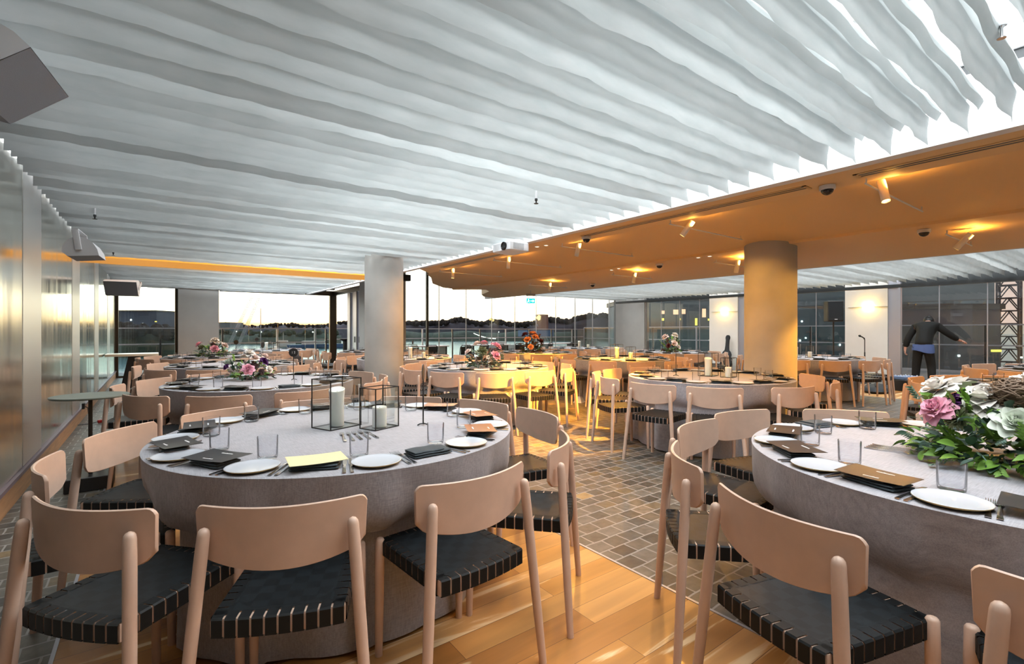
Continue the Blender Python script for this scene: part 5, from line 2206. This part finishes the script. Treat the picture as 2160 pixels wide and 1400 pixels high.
balustrade((-6.5, 18.6), (XD + 0.2, 18.6), 'glass balustrade outside the far left glazing', zr=1.36, zm=0.86)
balustrade((5.2, 20.3), (20.9, 20.3), 'glass balustrade along the terrace in the middle', zr=1.37, zm=0.92)
balustrade((20.0, 20.0), (20.0, -4.0), 'glass balustrade beyond the right-hand glazing', zr=1.46, zm=0.84, step=2.4)


def make_terrace_chair():
    t = thing('terrace_chair', 'chair', 'chair')
    mb = MB()
    mb.tube([(-0.22, -0.2, 0.45), (-0.21, -0.24, 0.72), (-0.15, -0.26, 0.79), (0.15, -0.26, 0.79), (0.21, -0.24, 0.72), (0.22, -0.2, 0.45)], 0.014, 8)
    part('back_frame', mb.mesh('terrace_back_frame', BLACK), t)
    mb = MB()
    mb.grid(lambda u, v: (-0.20 + 0.40 * u, -0.22 - 0.03 * v - 0.02 * sin(pi * u), 0.47 + 0.27 * v), 6, 3)
    part('backrest', mb.mesh('terrace_back', DARKF), t)
    mb = MB()
    mb.rbox(-0.22, 0.22, -0.22, 0.22, 0.43, 0.46, 0.03)
    part('seat', mb.mesh('terrace_seat', DARKF), t)
    for sx in (-1, 1):
        for sy in (-1, 1):
            mb = MB()
            mb.tube([(sx * 0.2, sy * 0.2, 0.43), (sx * 0.23, sy * 0.23, -0.02)], 0.012, 6)
            part('leg', mb.mesh('terrace_leg', BLACK), t)
    return t


ptc = Proto(make_terrace_chair)
tch = [(862, 0.2), (905, -0.1), (975, 0.0), (1012, 0.15), (1045, 0.3), (1090, -0.2), (1112, 0.1), (1150, 0.4), (1205, -0.3)]
for k, (px, rz) in enumerate(tch):
    x, y, z = on_y(px, 700, 14.25 + 0.62 * (k % 2))
    ptc.place((x, y, 0.0), rz, 'black metal terrace chair outside the glass, %s from left' % ORD[k], 'black terrace chairs')


def make_terrace_table():
    t = thing('terrace_table', 'table', 'table')
    mb = MB()
    mb.rbox(-0.9, 0.9, -0.35, 0.35, 0.70, 0.735, 0.02)
    part('top', mb.mesh('terrace_table_top', WHITEP), t)
    for sx in (-0.8, 0.8):
        mb = MB()
        mb.box(sx - 0.03, sx + 0.03, -0.3, 0.3, -0.02, 0.70)
        part('leg', mb.mesh('terrace_table_leg', BLACK, smooth=False), t)
    return t


ptt = Proto(make_terrace_table)
for px, nm in ((905, 'leftmost'), (1042, 'middle'), (1195, 'rightmost')):
    x, y, z = on_y(px, 700, 15.4)
    ptt.place((x, y + 0.5, 0.0), 0.0, nm + ' white topped terrace table behind black chairs', 'white terrace tables')
# round pale table seen through the first right-hand window
t = thing('cafe_table', 'round pale terrace table beyond the right window by the pier', 'table', (17.6, 10.0, 0))
mb = MB()
mb.lathe([(0.0, 0.88), (0.62, 0.88), (0.63, 0.91), (0.62, 0.93), (0.0, 0.93)], 28, caps=False)
part('top', mb.mesh('cafe_top', BARTOP), t)
mb = MB()
mb.lathe([(0.3, -0.02), (0.3, 0.0), (0.04, 0.03), (0.035, 0.88)], 16)
part('pedestal', mb.mesh('cafe_leg', BLACK), t)
x, y, z = on_y(728, 700, 16.0)
t = thing('patio_heater', 'black post with a flared top on the terrace by the doors', 'post', (x, y, 0))
mb = MB()
mb.lathe([(0.12, -0.02), (0.12, 0.01), (0.07, 0.03), (0.07, 0.93), (0.0, 0.93)], 18)
part('pole', mb.mesh('heater_pole', BLACK), t)
mb = MB()
mb.lathe([(0.07, 0.93), (0.17, 0.99), (0.17, 1.02), (0.0, 1.02)], 20)
part('cap', mb.mesh('heater_cap', BLACK), t)

# ------------------------------------------------------------------ harbour and far shore
WZ = -6.0
mb = MB()
mb.box(-1500, 1500, 21.5, 1400, WZ - 1, WZ)
tag(structure('water', mb.mesh('water', WATER, smooth=False)), 'pale harbour water beyond the terrace', 'water')


def shore_ridge(name, px0, px1, D, z0, zf, mat, depth, seed, label):
    """land strip following the bearings px0..px1 at distance D, crest height zf(px)"""
    rnd = random.Random(seed)
    n_ = 70
    rings = []
    for i in range(n_ + 1):
        px = px0 + (px1 - px0) * i / n_
        l = (px - 1080) / F
        top = zf(px)
        ring = []
        for dd, hz in ((0, 0), (depth * 0.1, 0.45), (depth * 0.35, 0.85), (depth * 0.6, 1.0), (depth, 0.6)):
            d = D + dd
            w = noise.noise(Vector((px * 0.02, dd * 0.01, seed))) * 0.12
            ring.append((d * (SN + l * CS), d * (CS - l * SN), z0 + (top - z0) * max(0, hz + w * (hz > 0))))
        rings.append(ring)
    mb = MB()
    mb.loft(rings, closed=False)
    o = structure(name, mb.mesh(name, mat, angle=80))
    return tag(o, label, 'shore')


def trees(name, px0, px1, D, zf, n_, rr, seed, label, mat=CROWN, spread=40):
    rnd = random.Random(seed)
    mb = MB()
    for k in range(n_):
        px = rnd.uniform(px0, px1)
        l = (px - 1080) / F
        d = D + rnd.uniform(0, spread)
        r = rnd.uniform(*rr)
        c = Vector((d * (SN + l * CS), d * (CS - l * SN), zf(px) - r * rnd.uniform(0.2, 1.2)))
        st = len(mb.v)
        mb.lathe([(0.0, -0.9 * r), (0.55 * r, -0.75 * r), (0.95 * r, -0.2 * r), (0.9 * r, 0.35 * r), (0.5 * r, 0.8 * r), (0, 0.95 * r)], 7, caps=False)
        for i in range(st, len(mb.v)):
            v = Vector(mb.v[i])
            v *= 1 + 0.35 * noise.noise(v * (0.9 / r) + Vector((k, 0, 0)))
            mb.v[i] = tuple(v + c)
    o = put(name, mb.mesh(name, mat, smooth=False))
    return tag(o, label, 'trees', None, 'stuff')


def up(py, D):
    return EYE + (Y0 - py) / F * D


def crest_left(px):
    return up(684 + 2 * sin(px * 0.05) + (-10 if px > 700 else 0) * min(1, (px - 700) / 60), 420)


def crest_mid(px):
    py = 680 - 4 * sin(px * 0.021) - 3 * sin(px * 0.067)
    if px > 1085:
        py -= 8 * min(1, (px - 1085) / 60)
    if px > 1230:
        py -= 6 * sin(min(1, (px - 1230) / 60) * pi / 2)
    return up(py, 420)


shore_ridge('far_hill', 200, 830, 420, WZ, crest_left, HILL, 120, 3, 'hazy blue far hillside across the harbour at the left')
shore_ridge('far_hill', 780, 1380, 420, WZ, crest_mid, HILL, 120, 4, 'hazy blue far hillside across the harbour in the middle')
trees('shore_trees', 200, 790, 425, lambda p: crest_left(p) + 0.3, 420, (0.8, 1.9), 5, 'dark trees on the far skyline at the left', spread=60)
trees('shore_trees', 812, 1360, 425, lambda p: crest_mid(p) + 0.4 + 1.3 * abs(sin(p * 0.05)), 900, (0.9, 2.6), 6, 'dark trees on the far skyline in the middle', spread=60)
bank = lambda p: up(702, 300)
shore_ridge('near_bank', 440, 720, 250, WZ, lambda p: up(706 + 2 * sin(p * 0.09), 250), GRASS_B, 40, 7, 'green bank across the water at the left')
trees('bank_trees', 445, 715, 262, lambda p: up(701 + 3 * sin(p * 0.13), 262), 90, (1.2, 2.6), 8, 'green bushes along the left bank', mat=GRASS_B, spread=20)
shore_ridge('near_bank', 838, 1310, 330, WZ, lambda p: up(700 + 2 * sin(p * 0.05), 330), GRASS_B, 50, 9, 'green bank across the water in the middle')
shore_ridge('near_bank', 200, 400, 130, WZ, lambda p: up(690 + 2 * sin(p * 0.09), 130), GRASS_B, 30, 10, 'dark near bank behind the far left glass')
trees('bank_trees', 205, 390, 132, lambda p: up(689 + 2 * sin(p * 0.2), 132), 60, (1.0, 2.2), 12, 'dark bushes behind the far left glass', spread=14)


def oriented(px, d):
    l = (px - 1080) / F
    return Vector((d * (SN + l * CS), d * (CS - l * SN), 0))


def building(name, px0, px1, d, z1, mat, label, lit=(), depth=12, roof=None, z0=WZ, frame=None):
    a_, b_ = oriented(px0, d), oriented(px1, d)
    ax = (b_ - a_).normalized()
    nrm = Vector((-ax.y, ax.x, 0))
    rz = atan2(ax.y, ax.x)
    w = (b_ - a_).length
    t = thing(name, label, 'building', (a_.x, a_.y, 0), rz)
    mb = MB()
    mb.box(0, w, 0, depth, z0, z1)
    part('walls', mb.mesh('walls', mat, smooth=False), t)
    mb = MB()
    mb.box(-0.02 * w, 1.02 * w, -0.3, depth + 0.3, z1, z1 + (roof or 0.5))
    part('roof', mb.mesh('roof', DARKF, smooth=False), t)
    for (wx0, wx1, py0, py1, wm) in lit:
        mb = MB()
        u0 = (wx0 - px0) / (px1 - px0) * w
        u1 = (wx1 - px0) / (px1 - px0) * w
        # bearing along the facade, height from the facade distance
        dd = d
        mb.box(u0, u1, -0.12, 0.0, up(py1, dd), up(py0, dd))
        part('window', mb.mesh('lit_pane', wm, smooth=False), t, 'lit window')
    return t


building('apartment_block', 250, 330, 180, up(657, 180), BLDG3, 'blue dusk building across the water behind the far left glass', [(275, 278, 673, 676, LITWH), (327, 331, 677, 679, LITY), (301, 303, 681, 683, LITWH)], 25)
building('shore_house', 462, 485, 400, up(681, 400), BLDG, 'small dark gabled house on the left far shore', (), 20)
# dark building beyond the right-hand glazing, seen through the two middle windows
lit = []
for wx0, wx1, y0, y1, m_ in ((1394, 1401, 655, 662, LITW), (1420, 1430, 653, 663, LITW), (1438, 1445, 652, 662, LITW), (1396, 1400, 671, 676, LITY), (1466, 1470, 671, 686, LITY), (1481, 1488, 651, 669, LITW), (1433, 1435, 671, 675, LITY), (1493, 1499, 672, 676, LITY)):
    lit.append((wx0, wx1, y0, y1, m_))
building('office_building', 1345, 1520, 46, up(634, 46), BLDG, 'dark office building with lit windows behind the right glass', lit, 14)
building('waterfront_building', 1560, 1800, 60, up(560, 60), BLDG, 'tall dark building behind the black loudspeaker', [(1675, 1677, 668, 671, LITWH), (1690, 1692, 676, 679, LITWH), (1686, 1688, 716, 720, LITWH), (1698, 1700, 711, 714, LITWH), (1770, 1772, 725, 729, LITWH)], 5)
building('waterfront_building', 1880, 2098, 52, up(560, 52), BLDG, 'tall blue-grey building behind the stooping person', [(2033, 2038, 642, 645, LITWH), (2027, 2034, 680, 683, LITWH)], 5)
building('brown_building', 1900, 2110, 44, up(652, 44), BLDG2, 'low brown building behind the stooping person', [(2090, 2110, 737, 742, LITY), (2020, 2023, 748, 752, LITWH), (2152, 2154, 752, 755, LITWH)], 6)

# lattice tower and cranes
def lattice(name, label, p0, p1, w, n_, mat, cat='crane'):
    p0, p1 = Vector(p0), Vector(p1)
    t = thing(name, label, cat, p0)
    d = p1 - p0
    ln = d.length
    q = d.to_track_quat('Z', 'Y').to_matrix().to_4x4()
    cs = [(-w, -w), (w, -w), (w, w), (-w, w)]
    mb = MB()
    for x, y in cs:
        mb.tube([(x, y, 0), (x, y, ln)], w * 0.13, 5)
    mb.xf(q)
    part('chords', mb.mesh('lattice_chords', mat), t)
    mb = MB()
    for k in range(n_):
        z0, z1 = ln * k / n_, ln * (k + 1) / n_
        for a, b_ in zip(cs, cs[1:] + cs[:1]):
            mb.tube([(a[0], a[1], z0), ((a[0] + b_[0]) / 2, (a[1] + b_[1]) / 2, z1)], w * 0.07, 4)
            mb.tube([(b_[0], b_[1], z0), ((a[0] + b_[0]) / 2, (a[1] + b_[1]) / 2, z1)], w * 0.07, 4)
            mb.tube([(a[0], a[1], z1), (b_[0], b_[1], z1)], w * 0.07, 4)
    mb.xf(q)
    part('bracing', mb.mesh('lattice_bracing', mat), t)
    return t


def at(px, py, d):
    l = (px - 1080) / F
    return (d * (SN + l * CS), d * (CS - l * SN), up(py, d))


o = at(2128, 560, 62)
lattice('lattice_tower', 'dark steel lattice tower beyond the right-hand glass', (o[0], o[1], WZ), (o[0], o[1], o[2] + 4), 0.98, 12, CRANED, 'tower')
# slanted crane boom behind the left glazing
t = lattice('crane_boom', 'pale slanted lattice crane boom behind the left glazing', at(478, 738, 60), at(532, 625, 60), 0.13, 30, CRANEM)
t = lattice('crane_boom', 'second pale slanted lattice boom right of the first', at(498, 738, 60), at(548, 625, 60), 0.13, 30, CRANEM)
# dredger crane in the middle
lattice('crane_boom', 'dark crane boom leaning behind the exit sign', at(1134, 690, 160), at(1108, 615, 160), 0.22, 20, CRANED)
t = thing('floating_crane', 'rust red crane cab on blue barge in mid harbour', 'crane', Vector(at(1143, 690, 160)))
mb = MB()
mb.rbox(-1.6, 1.6, -1.6, 1.6, -1.0, 4.2, 0.3)
part('cab', mb.mesh('crane_cab', RUST), t)
mb = MB()
mb.box(-8, 3, -2.5, 2.5, -3.0, -1.0)
part('barge', mb.mesh('crane_barge', BOATB, smooth=False), t)
mb = MB()
for k in range(3):
    mb.tube([(-2 + 1.2 * k, 0, 1), (1.5 + 1.2 * k, 0, -4.5)], 0.15, 5)
part('strut', mb.mesh('crane_strut', CRANEM), t)
# moored boats
def boat(label, px, d, ln, mat, rz):
    p = oriented(px, d)
    t = thing('motor_boat', label, 'boat', (p.x, p.y, WZ), rz)
    mb = MB()
    rings = []
    for u, w, k in ((0, 0.75, 0.25), (0.3, 1.0, 0.1), (0.7, 0.9, 0.05), (0.92, 0.4, 0.0), (1.0, 0.03, 0.0)):
        x = ln * (u - 0.5)
        wd = ln * 0.15 * w
        rings.append([(x, -wd, 1.4 + 0.5 * u), (x, -wd * 0.8, 0.2), (x, 0, -0.2), (x, wd * 0.8, 0.2), (x, wd, 1.4 + 0.5 * u)])
    mb.loft(rings, True, True)
    part('hull', mb.mesh('boat_hull', mat, angle=50), t)
    mb = MB()
    mb.rbox(-ln * 0.25, ln * 0.15, -ln * 0.09, ln * 0.09, 1.2, 3.0, 0.3)
    part('cabin', mb.mesh('boat_cabin', BOATW), t)
    mb = MB()
    mb.tube([(-ln * 0.05, 0, 2.8), (-ln * 0.05, 0, 6.5)], 0.08, 5)
    part('mast', mb.mesh('boat_mast', BOATW), t)
    return t


boat('blue hulled boat moored near the left bank', 668, 200, 22, BOATB, -0.55)
boat('pale boat moored beyond the terrace in the middle', 1055, 190, 16, BOATW, -0.5)
boat('small pale boat moored left of the dark post', 600, 210, 9, BOATW, -0.4)
# mast
p = oriented(550, 150)
t = thing('sailing_mast', 'thin tall mast rising behind the left glazing', 'mast', (p.x, p.y, WZ))
mb = MB()
mb.tube([(0, 0, 0), (0, 0, up(650, 150) - WZ)], 0.12, 6)
part('pole', mb.mesh('mast_pole', CRANEM), t)
mb = MB()
mb.loft([[(-3.5, -0.9, 0.9), (3.5, -0.5, 0.9), (3.5, 0.5, 0.9), (-3.5, 0.9, 0.9)], [(-3.2, -0.5, -0.2), (3.0, -0.2, -0.2), (3.0, 0.2, -0.2), (-3.2, 0.5, -0.2)]], True, True)
part('hull', mb.mesh('mast_hull', BOATW), t)

# string of festoon lamps on the far quay, and single shore lamps
t = thing('festoon_lights', 'sagging string of white festoon lamps over the water', 'string lights', Vector(at(1000, 702, 120)))
o = Vector(at(1000, 702, 120))
p1 = Vector(at(1045, 713, 120))
mb = MB()
pts = []
for k in range(18):
    u = k / 17
    q = (p1 - o) * u + Vector((0, 0, -0.6 * sin(pi * u) * 0.5))
    pts.append(tuple(q))
mb.tube(pts, 0.03, 4)
part('cable', mb.mesh('festoon_cable', DARKF), t)
for q in pts:
    mb = MB()
    mb.lathe([(0, -0.13), (0.11, -0.05), (0.11, 0.04), (0, 0.12)], 8, (q[0], q[1], q[2] - 0.12), caps=False)
    part('bulb', mb.mesh('festoon_bulb', LITWH), t)
for k, (px, py, d, nm) in enumerate(((499, 699, 240, 'white shore lamp left of the mast'), (551, 700, 240, 'white shore lamp right of the mast'), (660, 700, 240, 'white shore lamp on the left bank near the window post'), (1052, 700, 300, 'white shore lamp right of the festoon string'))):
    p = at(px, py, d)
    t = thing('shore_lamp', nm, 'lamp', (p[0], p[1], p[2]))
    mb = MB()
    mb.tube([(0, 0, 0), (0, 0, WZ - p[2])], 0.06, 5)
    part('pole', mb.mesh('lamp_pole', DARKF), t)
    mb = MB()
    mb.lathe([(0, -0.35), (0.3, -0.1), (0.3, 0.15), (0, 0.35)], 8, caps=False)
    part('lamp', mb.mesh('shore_lamp_head', LITWH), t)

# ------------------------------------------------------------------ camera, world, daylight
cam = bpy.data.cameras.new('camera')
cam.lens = 17.0
cam.sensor_width = 36.0
cam.shift_y = -3 / 2160
cam.clip_start = 0.05
cam.clip_end = 3000
co = bpy.data.objects.new('camera', cam)
COL.objects.link(co)
co.location = (0, 0, EYE)
co.rotation_euler = (pi / 2, 0, -YAW)
SC.camera = co

wd = bpy.data.worlds.new('dusk_sky')
SC.world = wd
wd.use_nodes = True
t = wd.node_tree
N, L = t.nodes, t.links
bg = N['Background']
tc = N.new('ShaderNodeTexCoord')
sp = N.new('ShaderNodeSeparateXYZ')
L.new(tc.outputs['Generated'], sp.inputs[0])
r = N.new('ShaderNodeValToRGB')
e = r.color_ramp.elements
e[0].position = 0.0
e[0].color = (1.5, 0.62, 0.16, 1)
e[1].position = 1.0
e[1].color = (0.55, 0.72, 0.95, 1)
for p, c in ((0.012, (1.8, 0.95, 0.28, 1)), (0.026, (2.0, 1.6, 0.95, 1)), (0.06, (1.9, 1.7, 1.3, 1)), (0.12, (1.7, 1.6, 1.35, 1)), (0.28, (1.2, 1.3, 1.4, 1)), (0.5, (0.8, 0.98, 1.18, 1))):
    x = e.new(p)
    x.color = c
L.new(sp.outputs['Z'], r.inputs['Fac'])
# away from the sunset the sky is dimmer and pinker
dt = N.new('ShaderNodeVectorMath')
dt.operation = 'DOT_PRODUCT'
L.new(tc.outputs['Generated'], dt.inputs[0])
dt.inputs[1].default_value = (0.10, 0.995, 0)
mr = N.new('ShaderNodeMapRange')
mr.inputs['From Min'].default_value = 0.30
mr.inputs['From Max'].default_value = 0.65
L.new(dt.outputs['Value'], mr.inputs['Value'])
mx = N.new('ShaderNodeMix')
mx.data_type = 'RGBA'
L.new(mr.outputs['Result'], mx.inputs['Factor'])
mx.inputs['A'].default_value = (0.55, 0.37, 0.30, 1)
mul = N.new('ShaderNodeMix')
mul.data_type = 'RGBA'
mul.blend_type = 'MULTIPLY'
mul.inputs['Factor'].default_value = 1
mul.inputs['B'].default_value = (1.15, 1.15, 1.15, 1)
L.new(r.outputs['Color'], mul.inputs['A'])
L.new(mul.outputs['Result'], mx.inputs['B'])
L.new(mx.outputs['Result'], bg.inputs['Color'])
bg.inputs['Strength'].default_value = 1.0
wd.cycles.sampling_method = 'MANUAL'
wd.cycles.sample_map_resolution = 512


def area(name, loc, sx, sy, power, col, rot=(0, 0, 0)):
    l = bpy.data.lights.new(name, 'AREA')
    l.shape = 'RECTANGLE'
    l.size, l.size_y = sx, sy
    l.energy = power
    l.color = col
    o = bpy.data.objects.new(name, l)
    COL.objects.link(o)
    o.location = loc
    o.rotation_euler = rot
    return o


# skylights above the baffles
area('skylight', (2.45, 7.8, ROOF - 0.03), 3.1, 17.4, 800, (0.93, 0.97, 1.0))
area('skylight', (-0.35, 7.8, ROOF - 0.03), 0.7, 17.4, 110, (0.93, 0.97, 1.0))
area('skylight', (11.8, 6.4, ROOF - 0.03), 5.2, 13.0, 700, (0.93, 0.97, 1.0))


def spot(loc, power, ang, tilt=(0, 0), blend=0.5, col=(1.0, 0.50, 0.10), r=0.03):
    l = bpy.data.lights.new('spot_beam', 'SPOT')
    l.energy = power
    l.color = col
    l.spot_size = radians(ang)
    l.spot_blend = blend
    l.shadow_soft_size = r
    o = bpy.data.objects.new('spot_beam', l)
    COL.objects.link(o)
    o.location = loc
    o.rotation_euler = (radians(tilt[0]), radians(tilt[1]), 0)
    return o


def point(loc, power, col, r=0.05):
    l = bpy.data.lights.new('lamp_glow', 'POINT')
    l.energy = power
    l.color = col
    l.shadow_soft_size = r
    o = bpy.data.objects.new('lamp_glow', l)
    COL.objects.link(o)
    o.location = loc
    return o


for (lx, ly, lz, tx, ty, e1, e2) in SPOTS:
    # beam and wide spill out of the lower end, a little light out of the upper end
    q = (lx - 0.11 * sin(radians(tx)), ly + 0.11 * sin(radians(ty)), lz - 0.11)
    spot(q, e1 * 1.7, 54, (ty, tx), 0.5, (1.0, 0.42, 0.045))
    spot(q, e2, 179, (0, 0), 0.15, (1.0, 0.46, 0.07))
    spot((lx + 0.01, ly - 0.05, lz + 0.02), 12, 170, (180, 0), 0.8, (1.0, 0.50, 0.09), 0.04)
for (sx_, sy_, sz_) in SCONCES:
    point((sx_ - 0.10, sy_, sz_), 3.5, (1.0, 0.60, 0.10), 0.06)

vs = SC.view_settings
vs.view_transform = 'Standard'
vs.look = 'None'
vs.exposure = 1.0
vs.gamma = 1.0
vs.use_curve_mapping = False
cy = SC.cycles
cy.use_denoising = True
cy.denoiser = 'OPENIMAGEDENOISE'
cy.max_bounces = 7
cy.diffuse_bounces = 3
cy.glossy_bounces = 3
cy.transmission_bounces = 4
cy.transparent_max_bounces = 14
cy.caustics_reflective = False
cy.caustics_refractive = False
cy.sample_clamp_indirect = 6
cy.use_adaptive_sampling = True
cy.adaptive_threshold = 0.03
